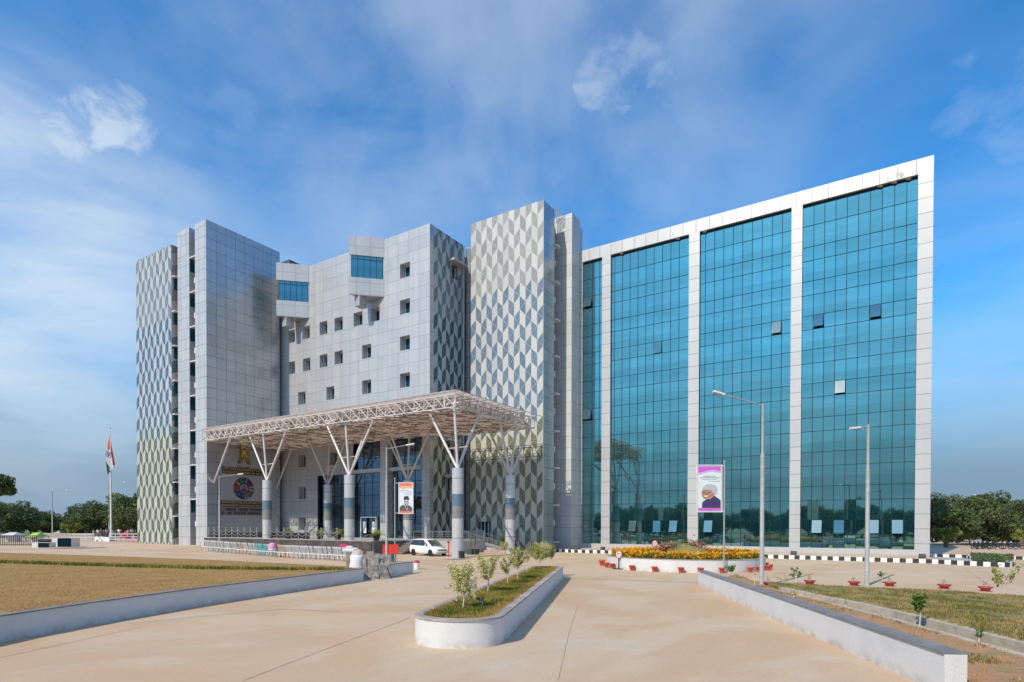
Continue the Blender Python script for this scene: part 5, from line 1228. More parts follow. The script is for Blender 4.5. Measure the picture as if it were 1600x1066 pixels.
# ------------------------------------------------------------------ white MPV
def make_car():
    o = empty('parked_car', (0, 0, 0)); L_ = 4.4
    # stations along x (front = +x): x, half width, z bottom, z belt, z top of body line
    st = [(-2.18, .70, .42, .80, .92), (-2.12, .80, .30, .86, 1.00), (-1.9, .85, .24, .90, 1.02), (-1.2, .865, .22, .90, 1.02), (0, .87, .22, .88, 1.0), (.9, .87, .22, .86, .98), (1.45, .86, .22, .82, .92), (1.9, .83, .24, .74, .82), (2.12, .74, .28, .64, .70), (2.2, .60, .36, .56, .60)]
    def ringpts(x, w_, zb, zm, zt): return [(x, -w_*.86, zb), (x, -w_, zb+.12), (x, -w_*1.0, zm), (x, -w_*.93, zt), (x, w_*.93, zt), (x, w_, zm), (x, w_, zb+.12), (x, w_*.86, zb)]
    q = MB(); q.smooth = True; vs = []; fs = []
    for s_ in st: vs += ringpts(*s_)
    for i in range(len(st)-1):
        for k in range(8): fs.append((i*8+k, i*8+(k+1) % 8, (i+1)*8+(k+1) % 8, (i+1)*8+k))
    fs += [tuple(range(7, -1, -1)), tuple(range((len(st)-1)*8, len(st)*8))]
    q.add(vs, [f[::-1] for f in fs])
    # cabin
    cs = [(-2.10, .66, .98, 1.00), (-1.96, .72, 1.0, 1.42), (-1.70, .70, 1.02, 1.62), (-.9, .70, 1.0, 1.69), (.0, .70, 1.0, 1.68), (.42, .68, .98, 1.60), (.95, .69, .96, 1.28), (1.42, .72, .92, .95)]
    vs = []; fs = []
    for x, w_, zb, zt in cs: vs += [(x, -.81, zb), (x, -w_, zt-.06), (x, -w_*.85, zt), (x, w_*.85, zt), (x, w_, zt-.06), (x, .81, zb)]
    for i in range(len(cs)-1):
        for k in range(5): fs.append(((i+1)*6+k, (i+1)*6+k+1, i*6+k+1, i*6+k))
    q.add(vs, fs); bo = q.build('body', 'car_paint', o, local=True); 
    for f in bo.data.polygons: f.use_smooth = True
    def side(x0, x1, zb, zt0, zt1, sgn):
        def yy(z): t = (z-1.0)/.62; return sgn*(.815-(.815-.70)*t+.012)
        return [(x0, yy(zb), zb), (x1, yy(zb), zb), (x1 if zt1 is None else x1-.0, yy(zt1), zt1), (x0, yy(zt0), zt0)]
    for sgn in (-1, 1):
        q = MB()
        for pl_ in ([(-1.98, 1.10), (-1.36, 1.05), (-1.36, 1.57), (-1.74, 1.52)], [(-1.33, 1.05), (-.41, 1.03), (-.41, 1.60), (-1.33, 1.57)], [(-.37, 1.03), (.60, 1.01), (.22, 1.57), (-.37, 1.60)], [(.66, 1.01), (1.02, 1.0), (.42, 1.46)]):
            pts_ = [(x, sgn*(.815-.115*(z-1.0)/.62+.016), z) for x, z in pl_]; q.slab(pts_ if sgn < 0 else pts_[::-1], (0, sgn, 0), .008)
        q.build('window', 'car_glass', o, local=True)
        q = MB(); q.obox((.72, sgn*.93, 1.06), (.14, .2, .14)); q.build('mirror', 'car_paint', o, bevel=.03, local=True)
        q = MB(); q.obox((1.93, sgn*.70, .74), (.36, .26, .14), -sgn*.55); q.build('headlight', 'lamp_lens', o, bevel=.04, local=True)
        q = MB(); q.obox((-2.10, sgn*.74, .96), (.14, .14, .3), 0); q.build('tail_lamp', 'tail', o, bevel=.03, local=True)
        for x in (-1.38, 1.36):
            q = MB(); q.smooth = True; q.torus((x, sgn*.775, .31), .235, .075, 'y', 24, 8); wh = q.build('wheel', 'rubber', o, local=True)
            q = MB(); q.bar((x, sgn*.72, .31), (x, sgn*.83, .31), .06, 10)
            for k in range(8): t = 2*PI*k/8; q.obox((x+.11*math.cos(t), sgn*.82, .31+.11*math.sin(t)), (.2, .03, .045), 0, 0, -t)
            q.build('rim', 'alloy', wh, local=True)
            q = MB(); q.bar((x, sgn*.845, .33), (x, sgn*.872, .33), .36, 20); q.build('wheel_arch', 'black', wh, local=True)
            wh.children[-1].location = (0, 0, 0)
        q = MB()
        for x in (-.6, .25): q.obox((x, sgn*.878, .90), (.16, .025, .03))
        q.build('door_handle', 'chrome', o, local=True)
        q = MB()
        for x in (-1.35, -.39, .58): q.box(x, x+.012, min(sgn*.874, sgn*.866), max(sgn*.874, sgn*.866), .36, .9)
        q.build('door_seam', 'chair_dark', o, local=True)
    q = MB(); q.slab([(.50, -.60, 1.56), (.50, .60, 1.56), (1.36, .66, 1.0), (1.36, -.66, 1.0)][::-1], (.5, 0, .86), .012); q.build('windscreen', 'car_glass', o, local=True)
    q = MB(); q.slab([(-2.085, -.58, 1.08), (-2.085, .58, 1.08), (-1.93, .56, 1.46), (-1.93, -.56, 1.46)], (-1, 0, .3), .012); q.build('rear_window', 'car_glass', o, local=True)
    q = MB(); q.obox((2.16, 0, .62), (.10, 1.0, .14)); q.obox((2.12, 0, .38), (.14, 1.1, .16)); q.build('grille', 'chair_dark', o, bevel=.02, local=True)
    q = MB(); q.obox((2.20, 0, .68), (.04, .9, .025)); q.obox((2.16, .62, .42), (.05, .2, .03), -.5); q.obox((2.16, -.62, .42), (.05, .2, .03), .5); q.build('chrome_trim', 'chrome', o, local=True)
    return o
car = make_car(); rw_, fw_ = G(641, 867.6), G(678.5, 869.9)
ang = math.atan2(fw_[1]-rw_[1], fw_[0]-rw_[0]); wb = np.linalg.norm((fw_-rw_)[:2])
nrmv = np.array([-math.sin(ang), math.cos(ang)]); cc = (rw_[:2]+fw_[:2])/2+nrmv*.82
car.location = (cc[0], cc[1], 0); car.rotation_euler = (0, 0, ang); tag(car, 'white people carrier parked beside the foremost right canopy column', 'car')
for ob in bpy.data.objects:
    if ob.name.startswith('wheel_arch'): ob.hide_render = False

# red hydrant-like post, barrier, drums
P = G(701, 870.5); o = empty('red_post', P, 'thin red post with rounded head beside the white car', 'post'); q = MB(); q.smooth = True; q.bar(P, (P[0], P[1], 1.45), .055, 10); q.build('shaft', 'red', o); q = MB(); q.smooth = True; q.ball((P[0]-.06, P[1], 1.45), .13, 10, 6, (1.1, 1, .9)); q.build('head', 'crimson', o)
P0, P1 = G(598, 873, 0), G(637, 873, 0)
dist = 43.; A0 = atD(598, 851, dist); A1 = atD(622.5, 866, dist)
o = empty('red_barrier', (A0[0], A0[1], 0), 'bright red rectangular board standing behind the lamp post', 'barrier')
q = MB(); q.slab([(A0[0], A0[1], A1[2]), (A1[0], A1[1], A1[2]), (A1[0], A1[1], A0[2]), (A0[0], A0[1], A0[2])], tuple(_F), .06); q.build('board', 'red', o)
q = MB(); 
for t in (.1, .5, .9): p = A0+(A1-A0)*t; q.bar((p[0], p[1], 0), (p[0], p[1], A1[2]), .03)
q.build('leg', 'galv', o)
for i, (qx, qy, mt, lb) in enumerate([(602, 880, 'blue_plastic', 'dark blue drum below the red board, left one'), (613.5, 878, 'blue_plastic', 'dark blue drum below the red board, right one'), (721.5, 872.5, 'chair_dark', 'small black bin at the foot of the foremost right column')]):
    P = G(qx, qy); o = empty('drum', P, lb, 'drum'); q = MB(); q.smooth = True; q.lathe([(.24, 0), (.27, .1), (.27, .5), (.29, .52), (.29, .62), (.2, .62)], n=16); q.build('barrel', mt, o, local=True); q = MB(); q.torus((0, 0, 0), .27, .02, 'y'); 
    q = MB(); q.lathe([(.30, .60), (.30, .66), (.05, .69)], n=16); q.build('lid', 'chair_dark', o, local=True)
for i, (qx, lb) in enumerate([(735.5, 'left green square planter before the ramp'), (742, 'right dark square planter before the ramp')]):
    P = G(qx, 866.5); o = empty('square_planter', P, lb, 'planter'); q = MB(); q.add([(-.3, -.3, 0), (.3, -.3, 0), (.3, .3, 0), (-.3, .3, 0), (-.36, -.36, .55), (.36, -.36, .55), (.36, .36, .55), (-.36, .36, .55)], [(3, 2, 1, 0), (4, 5, 6, 7), (0, 1, 5, 4), (1, 2, 6, 5), (2, 3, 7, 6), (3, 0, 4, 7)]); q.build('box', 'olive_pot' if i == 0 else 'chair_dark', o, local=True)
    q = MB(); q.bar((0, 0, .5), (0.02, 0, 1.6), .025); q.build('stem', 'bark', o, local=True); c = np.random.RandomState(i).normal(size=(60, 3))*[.15, .15, .3]+[0, 0, 1.4]; npmesh('foliage', leaves(c, .12, 3), 4, 'leaf_tree', o)
P = G(788, 863); o = empty('potted_palm', P, 'dark green bushy potted plant left of the far right column', 'potted plant'); pot(.3, .5, parent=o); c = np.random.RandomState(9).normal(size=(900, 3))*[.3, .3, .38]+[0, 0, 1.1]; npmesh('foliage', leaves(c, .16, 9), 4, 'leaf_green', o)

# concrete slabs leaning and wrapped sack
def slab_obj(pts, t, label, mat='slab', nm='concrete_slab'):
    o = MB(); o.slab(pts, (0, 0, 1), 0.001); o = MB(); a, b, c = Vector(pts[0]), Vector(pts[1]), Vector(pts[2]); n = (b-a).cross(c-b); o.slab(pts, tuple(n), t); ob = o.build(nm, mat, bevel=.015); tag(ob, label, 'slab' if mat == 'slab' else 'sack', 'leaning concrete slabs' if mat == 'slab' else None); return ob
def sp(px, py, D): return tuple(atD(px, py, D))
D0 = float((G(592, 905)-CAM)@_F)
slab_obj([sp(574, 905, D0+.1), sp(590, 904.5, D0+.25), sp(592, 868, D0+.8), sp(566, 869, D0+.7)], .10, 'tall broken concrete slab leaning at the back of the heap')
slab_obj([sp(589, 904, D0+.2), sp(602, 902, D0+.35), sp(598, 876, D0+.9), sp(586, 874, D0+.8)], .10, 'narrow grey slab with a jagged top in the middle of the heap')
slab_obj([sp(582, 908, D0-.1), sp(593, 907, D0), sp(591.5, 893.5, D0+.25), sp(580, 894, D0+.2)], .08, 'small square pale slab at the front of the heap')
slab_obj([sp(594.5, 906.8, D0-.1), sp(609, 906, D0+.2), sp(603, 885.5, D0+.7), sp(591, 882, D0+.4)], .09, 'wide smooth slab leaning against the short white wall')
slab_obj([sp(567, 906.5, D0+.0), sp(575, 906, D0+.1), sp(571, 871, D0+.5), sp(566, 870, D0+.5)], .08, 'thin bluish slab standing on edge at the wall end')
for a_, t_, l_ in (((sp(571, 904, D0+.5), sp(583, 903, D0+.6), sp(585, 862, D0+1.1), sp(573, 863, D0+1.0)), .12, 'tallest rough slab at the left back of the heap'),
                   ((sp(583, 903, D0+.6), sp(611, 901, D0+.8), sp(609, 868, D0+1.2), sp(584, 865, D0+1.1)), .10, 'broad stained slab at the right back of the heap'),
                   ((sp(600, 902, D0+.45), sp(612, 901, D0+.6), sp(608, 881, D0+.9), sp(597, 879, D0+.8)), .07, 'small dark slab between the heap and the short wall')):
    slab_obj(list(a_), t_, l_)
# white sack
c = atD(559, 880, D0+1.0); o = empty('wrapped_stack', (c[0], c[1], 0), 'white cloth wrapped stack standing at the end of the lawn wall', 'wrapped stack')
q = MB(); q.smooth = True; q.lathe([(.50, 0), (.52, .6), (.44, .95), (.47, 1.2), (.36, 1.36), (.10, 1.44)], (c[0], c[1], 0), 7); q.build('cloth', 'cloth_white', o, bevel=0)
q = MB(); q.smooth = True; q.lathe([(.38, 1.34), (.30, 1.52), (.12, 1.62), (.02, 1.64)], (c[0], c[1], 0), 9); q.build('top_bundle', 'chair_beige', o)
c = atD(548.5, 878, D0+1.6); o = empty('stone_stack', (c[0], c[1], 0), 'grey speckled stone block left of the wrapped stack', 'stone block'); q = MB(); q.obox((c[0], c[1], .75), (.42, .5, 1.5), .3); q.build('block', 'slab', o, bevel=.05); q = MB(); q.obox((c[0]-.1, c[1], 1.56), (.7, .6, .12), .4, .1); q.build('cap', 'cloth_white', o, bevel=.02)
# painted bucket by wall end
P = G(651, 889.5); o = empty('paint_bucket', P, 'white bucket with a red lid at the end of the short wall', 'bucket'); q = MB(); q.smooth = True; q.lathe([(.16, 0), (.2, .42), (.2, .44)], n=16); q.build('pail', 'white', o, local=True); q = MB(); q.smooth = True; q.lathe([(.21, .44), (.21, .5), (.12, .6), (.02, .62)], n=16); q.build('lid', 'crimson', o, local=True)

# ------------------------------------------------------------------ row of chairs and rail in front of the terrace
def make_chair(mat):
    o = empty('plastic_chair', (0, 0, 0))
    q = MB(); q.box(-.24, .24, -.22, .24, .42, .455); q.build('seat', mat, o, local=True, bevel=.01)
    q = MB()     # back faces -y
    for x in (-.2, -.07, .06, .19): q.add([(x-.035, -.24, .44), (x+.035, -.24, .44), (x+.035, -.34, .86), (x-.035, -.34, .86), (x-.035, -.215, .44), (x+.035, -.215, .44), (x+.035, -.315, .86), (x-.035, -.315, .86)], [(0, 1, 2, 3), (7, 6, 5, 4), (0, 3, 7, 4), (1, 5, 6, 2)])
    q.obox((0, -.335, .90), (.52, .04, .12), 0, .22); q.build('backrest', mat, o, local=True)
    for sx in (-1, 1):
        for sy in (-1, 1):
            q = MB(); q.add([(sx*.20-.035, sy*.20-.02, .42), (sx*.20+.035, sy*.20-.02, .42), (sx*.20+.035, sy*.20+.02, .42), (sx*.20-.035, sy*.20+.02, .42), (sx*.25-.03, sy*.28-.02, 0), (sx*.25+.03, sy*.28-.02, 0), (sx*.25+.03, sy*.28+.02, 0), (sx*.25-.03, sy*.28+.02, 0)], [(0, 1, 2, 3), (7, 6, 5, 4), (0, 4, 5, 1), (1, 5, 6, 2), (2, 6, 7, 3), (3, 7, 4, 0)]); q.build('leg', mat, o, local=True)
        q = MB(); q.box(sx*.26-.025, sx*.26+.025, -.26, .2, .64, .67); q.box(sx*.26-.02, sx*.26+.02, .16, .2, .42, .64); q.build('armrest', mat, o, local=True)
    return o
chA, chB = G(314, 861.5, .22), G(547, 877.5, .05)
chw, cht, chb = make_chair('plastic_chair'), make_chair('chair_teal'), make_chair('chair_beige')
used = {0: False, 1: False, 2: False}; nch = 38; cdir = (chB-chA)[:2]; ca = math.atan2(cdir[1], cdir[0])
# first three kinds are placed in the row below
for i in range(nch):
    t = i/(nch-1); p = chA+(chB-chA)*t; k = 0
    if 15 <= i <= 17 or i == 19: k = 1
    if 10 <= i <= 11 or 20 <= i <= 22: k = 2
    src = (chw, cht, chb)[k]; nm = ('white', 'teal', 'beige')[k]
    o = src if not used[k] else copy_tree(src); used[k] = True
    rz_ = ca+random.Random(i).uniform(-.15, .15); o.location = (p[0]+random.Random(i+9).uniform(-.08, .08), p[1]+.9, gh(p[0])); o.rotation_euler = (0, 0, rz_); o.scale = (1.15, 1.15, 1.22)
    lb = {0: 'white plastic chair in the long row before the granite terrace', 1: 'pale teal plastic chair in the middle of the long row', 2: 'beige plastic chair in the long row before the terrace'}[k]
    tag(o, lb, 'chair', {0: 'white plastic chairs in a row', 1: 'teal plastic chairs in the row', 2: 'beige plastic chairs in the row'}[k])
FR = empty('low_rail_fence', chA, 'low white rail fence with thin posts in front of the row of chairs', 'fence'); q = MB(); pq = MB()
nseg = 16
for i in range(nseg+1):
    p = chA+(chB-chA)*(i/nseg); z = gh(p[0]); pq = MB(); pq.bar((p[0], p[1], z), (p[0], p[1], z+1.0), .03, 6); pq.build('post', 'galv', FR)
    if i < nseg:
        p2 = chA+(chB-chA)*((i+1)/nseg); q.bar((p[0], p[1], z+.52), (p2[0], p2[1], gh(p2[0])+.52), .03, 6)
q.build('rail', 'white', FR)
P = G(418.5, 868, .2)
o = empty('pink_bucket', (P[0], P[1]+.5, gh(P[0])), 'upturned pink bucket on a teal chair in the row', 'bucket'); q = MB(); q.smooth = True; q.lathe([(.33, .75), (.36, .85), (.30, 1.2), (.24, 1.32), (.02, 1.36)], n=16); q.build('pail', 'pink', o, local=True); q = MB(); q.lathe([(.37, .70), (.37, .78)], n=16); q.build('rim', 'cloth_white', o, local=True)
P = G(525, 874, .1); o = empty('cloth_bundle', (P[0], P[1]+.9, .55), 'crimson cloth bundle lying on the right end of the chair row', 'cloth'); q = MB(); q.smooth = True; q.ball((0, 0, .62), .42, 12, 8, (1.3, .8, .55)); q.build('cloth', 'crimson', o, local=True); q = MB(); q.smooth = True; q.ball((.65, 0, .52), .35, 12, 8, (1.3, .8, .5)); q.build('pale_cloth', 'cloth_white', o, local=True)

# ------------------------------------------------------------------ people
def body_mesh(name, joints, edges, radii, mat, parent, sub=1):
    me = bpy.data.meshes.new(name); me.from_pydata(joints, edges, []); me.update(); o = bpy.data.objects.new(name, me); col.objects.link(o); o.parent = parent
    sk = o.modifiers.new('skin', 'SKIN'); 
    if not me.skin_vertices: bpy.context.view_layer.objects.active = o
    for i, r_ in enumerate(radii): me.skin_vertices[0].data[i].radius = (r_, r_)
    me.skin_vertices[0].data[0].use_root = True
    ss = o.modifiers.new('sub', 'SUBSURF'); ss.levels = sub; ss.render_levels = sub; me.materials.append(M[mat]); return o
def bake(o):
    dg = bpy.context.evaluated_depsgraph_get(); me = bpy.data.meshes.new_from_object(o.evaluated_get(dg)); mats = [m_ for m_ in o.data.materials]
    o.modifiers.clear(); o.data = me
    for p_ in me.polygons: p_.use_smooth = True
def make_person(shirt, trousers, stride=.18, seed=0):
    o = empty('person', (0, 0, 0)); s = stride
    J = [(0, 0, .95), (0, 0, 1.15), (0, 0, 1.38), (0, .0, 1.48), (0, .01, 1.60), (0, .0, 1.70),          # pelvis, waist, chest, neck, head, crown
         (-.17, 0, 1.40), (-.22, .04+s*.4, 1.12), (-.22, -.05-s*.5, .90), (-.22, -.07-s*.55, .82), (.17, 0, 1.40), (.22, .04-s*.4, 1.12), (.22, -.10+s*.5, .90), (.22, -.12+s*.55, .82),
         (-.09, 0, .90), (-.10, -s*.6, .50), (-.10, s*-.5, .09), (-.10, s*-.5-.13, .03), (.09, 0, .90), (.10, s*.5, .50), (.10, s*1.1, .11), (.10, s*1.1-.12, .03)]
    E_ = [(0, 1), (1, 2), (2, 3), (3, 4), (4, 5), (2, 6), (6, 7), (7, 8), (8, 9), (2, 10), (10, 11), (11, 12), (12, 13), (0, 14), (14, 15), (15, 16), (16, 17), (0, 18), (18, 19), (19, 20), (20, 21)]
    Rd = [.13, .12, .14, .055, .10, .07, .055, .042, .032, .035, .055, .042, .032, .035, .085, .06, .042, .035, .085, .06, .042, .035]
    b = body_mesh('body', J, E_, Rd, 'skin', o); bpy.context.view_layer.update(); bake(b)
    JS = [J[0], J[1], J[2], J[6], tuple(np.array(J[7])), J[10], J[11]]; ES = [(0, 1), (1, 2), (2, 3), (3, 4), (2, 5), (5, 6)]; t = body_mesh('shirt', JS, ES, [.155, .145, .16, .075, .062, .075, .062], shirt, o); bpy.context.view_layer.update(); bake(t)
    JT = [J[0], J[14], J[15], J[16], J[18], J[19], J[20]]; ET = [(0, 1), (1, 2), (2, 3), (0, 4), (4, 5), (5, 6)]; t = body_mesh('trousers', JT, ET, [.15, .105, .078, .062, .105, .078, .062], trousers, o); bpy.context.view_layer.update(); bake(t)
    q = MB(); q.smooth = True; q.ball((0, .02, 1.665), .108, 10, 6, (1, 1.05, .8)); q.build('hair', 'hair', o, local=True)
    return o
P = G(805.5, 862.3); pe = make_person('wheel_red', 'dark_cloth'); pe.location = tuple(P); pe.rotation_euler = (0, 0, .6); tag(pe, 'person in a red and white top walking beside the far right column', 'person')
kinds = [make_person('khaki', 'brown_cloth', .05), make_person('cloth_white', 'khaki', .02), make_person('dark_cloth', 'dark_cloth', .08)]
crowd = [(146, 0, 'at the left end of the gathering'), (153, 1, 'second from the left behind the white block'), (158, 0, 'third from the left behind the white block'), (162, 2, 'behind the right part of the white block'), (166, 1, 'just left of the distant lamp post'), (169, 2, 'in front of the distant lamp post'), (178, 0, 'just right of the flagpole'), (182, 2, 'second right of the flagpole'), (186, 1, 'left of the red parasol'), (190, 2, 'at the red parasol'), (200, 0, 'right of the red parasol'), (206, 1, 'near the chevron tower'), (212, 2, 'nearest the chevron tower')]
us = [False]*3
for i, (qx, k, lb) in enumerate(crowd):
    P = atD(qx, 846, 99+(i*37 % 5)); o = kinds[k] if not us[k] else copy_tree(kinds[k]); us[k] = True
    o.location = (P[0], P[1], .55+(i % 3)*.1); o.rotation_euler = (0, 0, i*1.3); tag(o, 'distant standing person in '+('khaki', 'white', 'dark')[k]+' clothes '+lb, 'person', 'people gathered beyond the flagpole')
# platform they stand on
o = empty('low_stage', (*atD(182, 846, 101)[:2], gh(-110)), 'low pale stage under the gathering by the flagpole', 'stage'); A_ = atD(143, 846, 98.5); B_ = atD(216, 846, 98.5); q = MB()
dv = (B_-A_); dv[2] = 0; q.add([(A_[0], A_[1], .3), (B_[0], B_[1], .3), (B_[0]+_F[0]*7, B_[1]+_F[1]*7, .3), (A_[0]+_F[0]*7, A_[1]+_F[1]*7, .3), (A_[0], A_[1], .55), (B_[0], B_[1], .55), (B_[0]+_F[0]*7, B_[1]+_F[1]*7, .55), (A_[0]+_F[0]*7, A_[1]+_F[1]*7, .55)], [(4, 5, 6, 7), (0, 1, 5, 4), (1, 2, 6, 5), (2, 3, 7, 6), (3, 0, 4, 7)]); q.build('deck', 'terrace_floor', o)

# ------------------------------------------------------------------ far left things
def rail_fence(x0, x1, y_top, y_bot, D_, label, n, rails=(1., .55), mat='house_white', r=.07):
    A_ = atD(x0, y_bot, D_); B_ = atD(x1, y_bot, D_); zt = atD(x0, y_top, D_)[2]; zb = .3; o = empty('rail_fence', (A_[0], A_[1], zb), label, 'fence'); q = MB(); pq = MB()
    for i in range(n+1):
        p = A_+(B_-A_)*(i/n); pq = MB(); pq.bar((p[0], p[1], zb), (p[0], p[1], zt+.05), r, 6); pq.build('post', mat, o)
    for k in rails: q.bar((A_[0], A_[1], zb+(zt-zb)*k), (B_[0], B_[1], zb+(zt-zb)*k), r, 6)
    q.build('rail', mat, o)
rail_fence(110, 147, 834.5, 848, 97, 'pale rail fence left of the white stage block', 3)
rail_fence(171, 218, 834.5, 848, 96, 'pale rail fence in front of the gathering', 5, (1., .62, .3))
rail_fence(-20, 57, 837, 853, 76, 'dark upright bar fence at the far left edge', 26, (1., .1), 'chair_dark', .035)
A_ = atD(148, 848, 96); o = empty('stage_block', (A_[0], A_[1], .3), 'white block with an arched opening and sloping top beside the flagpole', 'block')
q = MB(); pts = [(148, 848.5), (150.3, 848.5), (150.6, 844), (152, 843.2), (153.3, 844.5), (154, 848.5), (171, 848.5), (171, 839.6), (160, 840), (148, 838.8)]
def wp(px, py, D_): P = atD(px, py, D_); return tuple(P)
q.slab([wp(a, b, 96) for a, b in pts], tuple(_F), 1.6); q.build('block', 'white', o)
q = MB(); q.slab([wp(a, b, 96.8) for a, b in ((150, 849), (154.2, 849), (154.2, 843), (150, 843))], tuple(_F), .1); q.build('opening', 'black', o)
q = MB(); q.bar(wp(152, 838, 96), wp(163, 848, 95.8), .06); q.build('handrail', 'galv', o)
# navy backed boards
def dboard(x0, x1, y0, y1, D_, label, mat='panel_navy', side=None, th=1.4):
    A_ = atD(x0, y1, D_); o = empty('display_box', (A_[0], A_[1], .3), label, 'box'); q = MB(); q.slab([wp(x0, y1, D_), wp(x1, y1, D_), wp(x1, y0, D_), wp(x0, y0, D_)], tuple(_F), th); q.build('casing', 'house_white', o)
    q = MB(); q.slab([tuple(np.array(wp(a, b, D_))-_F*.02) for a, b in ((x0+side, y1-.3), (x1-.2, y1-.3), (x1-.2, y0+.4), (x0+side, y0+.4))], tuple(_F), .018); q.build('front_panel', mat, o)
dboard(81, 111.5, 840.5, 856, 71.5, 'pale box with a large dark navy front on the far left paving', side=9)
dboard(50, 77, 848, 857, 69.5, 'low white box with a dark front left of the navy box', side=9.5, th=1.0)
dboard(59, 80, 842, 850, 75, 'black box behind the low white box', 'black', side=.3)
# balustrade
rail_fence(58, 110, 835, 845, 100, 'cream balustrade wall beyond the navy box', 30, (1., .93), 'fence_stone', .16)
rail_fence(110, 145, 836.5, 842, 118, 'distant cream balustrade left of the gathering', 22, (1., .93), 'fence_stone', .16)
# stalls
def stall(x0, x1, y0, y1, D_, mat, label):
    A_ = atD((x0+x1)/2, y1, D_); hw = (x1-x0)/2*D_/CAM_F; zt = atD(x0, y0, D_)[2]; zb = atD(x0, y1, D_)[2]; o = empty('awning_stall', (A_[0], A_[1], .3), label, 'stall'); q = MB(); rt = np.array([RX, RY, 0]); fw = np.array([_F[0], _F[1], 0]); c = np.array([A_[0], A_[1], 0])
    for sx in (-1, 1):
        for d in (0, 2.5): p = c+rt*hw*sx*.95+fw*d; q.bar((p[0], p[1], .3), (p[0], p[1], zb), .05)
    q.build('post', 'galv', o); q = MB(); a = [c+rt*hw*sx+fw*d for sx, d in ((-1, -.3), (1, -.3), (1, 2.8), (-1, 2.8))]; top = [c+rt*hw*.55*sx+fw*1.25 for sx in (-1, 1)]
    vs = [(p[0], p[1], zb) for p in a]+[(p[0], p[1], zt) for p in top]; q.add(vs, [(0, 1, 5, 4), (1, 2, 5), (2, 3, 4, 5), (3, 0, 4), (3, 2, 1, 0)]); q.build('awning', mat, o)
    q = MB(); p = c+fw*1.2; q.obox((p[0], p[1], .8), (hw*1.6, 1., 1.), math.atan2(RY, RX)); q.build('counter', 'house_white', o)
stall(0, 22, 832, 837, 92, 'house_white', 'white topped stall behind the dark fence at the far left')
stall(40, 57, 832.5, 839, 93, 'lime', 'lime green topped stall behind the dark fence')
stall(187, 197, 830, 837, 104, 'crimson', 'small red parasol roofed stall among the gathering')
# striped red benches near the tower
for (x0, x1, y0, lb) in ((188, 198, 839, 'red cloth covered table left of the chevron tower'), (198, 218, 842, 'long pink cloth covered table beside the chevron tower')):
    A_ = atD(x0, 847, 94.5); o = empty('covered_table', (A_[0], A_[1], .3), lb, 'table'); q = MB(); q.slab([wp(x0, y0+2.2, 94.5), wp(x1, y0+2.2, 94.5), wp(x1, y0, 94.5), wp(x0, y0, 94.5)], tuple(_F), .9); q.build('cloth', 'crimson' if x0 < 190 else 'pink', o)
    q = MB()
    for t in (.1, .9):
        p = atD(x0+(x1-x0)*t, 845, 94.7); q.bar((p[0], p[1], .3), (p[0], p[1], wp(x0, y0+2.2, 94.5)[2]), .05)
    q.build('leg', 'galv', o)
# white house
HD = 190; c = atD(94, 830, HD); o = empty('white_house', (c[0], c[1], .3), 'small white three storey house with red trim between the distant trees', 'house')
def hb(nm, mt, x0, x1, y0, y1, d0, th): q = MB(); q.slab([wp(x0, y1, HD+d0), wp(x1, y1, HD+d0), wp(x1, y0, HD+d0), wp(x0, y0, HD+d0)], tuple(_F), th); return q.build(nm, mt, o)
hb('wall', 'house_white', 84, 108, 808, 834, 0, 8); hb('roof', 'house_white', 82.5, 109, 806.5, 808, -1, 10); hb('balcony', 'house_white', 86, 108, 817.5, 819, -1.5, 1.5); hb('balcony', 'house_white', 84, 109, 826.5, 828.5, -1.8, 1.8); hb('trim', 'house_red', 90.5, 94, 809, 815.5, -.1, .1)
for (a, b, e, f) in ((98.5, 103.5, 810, 812), (98.5, 104, 820.5, 823), (91, 93.5, 820, 824)): hb('window', 'chair_dark', a, b, e, f, -.1, .1)
hb('water_tank', 'house_white', 104.5, 107, 803.5, 806.5, 2, 2)

# ------------------------------------------------------------------ trees
def tree_proto(name, seed, R_=4.2, H=8.5, th=1.2, nl=7000, leaf=.34, mat='leaf_tree', nclump=34, shape=(1, 1, .72)):
    o = empty(name, (0, 0, 0)); rg = np.random.RandomState(seed); pr = random.Random(seed); q = MB(); q.smooth = True
    q.tube([(0, 0, 0), (.1, .05, th*.6), (0, .1, th)], [.30, .22, .18], 8); cz = (H+th*.7)/2; hz = (H-th*.7)/2; cl = []
    for k in range(nclump):
        v_ = rg.normal(size=3); v_ /= np.linalg.norm(v_); r_ = rg.uniform(.45, .92); c = np.array([v_[0]*R_*r_, v_[1]*R_*r_, cz+v_[2]*hz*r_]); cl.append((c, rg.uniform(.16, .32)*R_))
        if k < 12: q.tube([(0, .1, th), tuple(np.array([0, 0, th])+(c-np.array([0, 0, th]))*.5+np.array([0, 0, .3])), tuple(c)], [.13, .08, .03], 5)
    q.build('trunk', 'bark', o, local=True); cs = []
    for c, r_ in cl:
        n = int(nl/nclump); v_ = rg.normal(size=(n, 3)); v_ /= np.linalg.norm(v_, axis=1)[:, None]; cs.append(c+v_*r_*rg.uniform(.55, 1.08, (n, 1))*[1, 1, .75])
    V = leaves(np.concatenate(cs), leaf, seed+1, .4, .7); npmesh('crown', V, 4, mat, o); return o
pA_ = tree_proto('broadleaf_tree', 1, 5.0, 8.4, .7, 14000, .34, nclump=52); pB_ = tree_proto('broadleaf_tree', 2, 4.6, 8.0, .6, 13000, .33, nclump=46); pC_ = tree_proto('round_tree', 3, 1.5, 2.8, .8, 2600, .22, 'leaf_lime', 16)
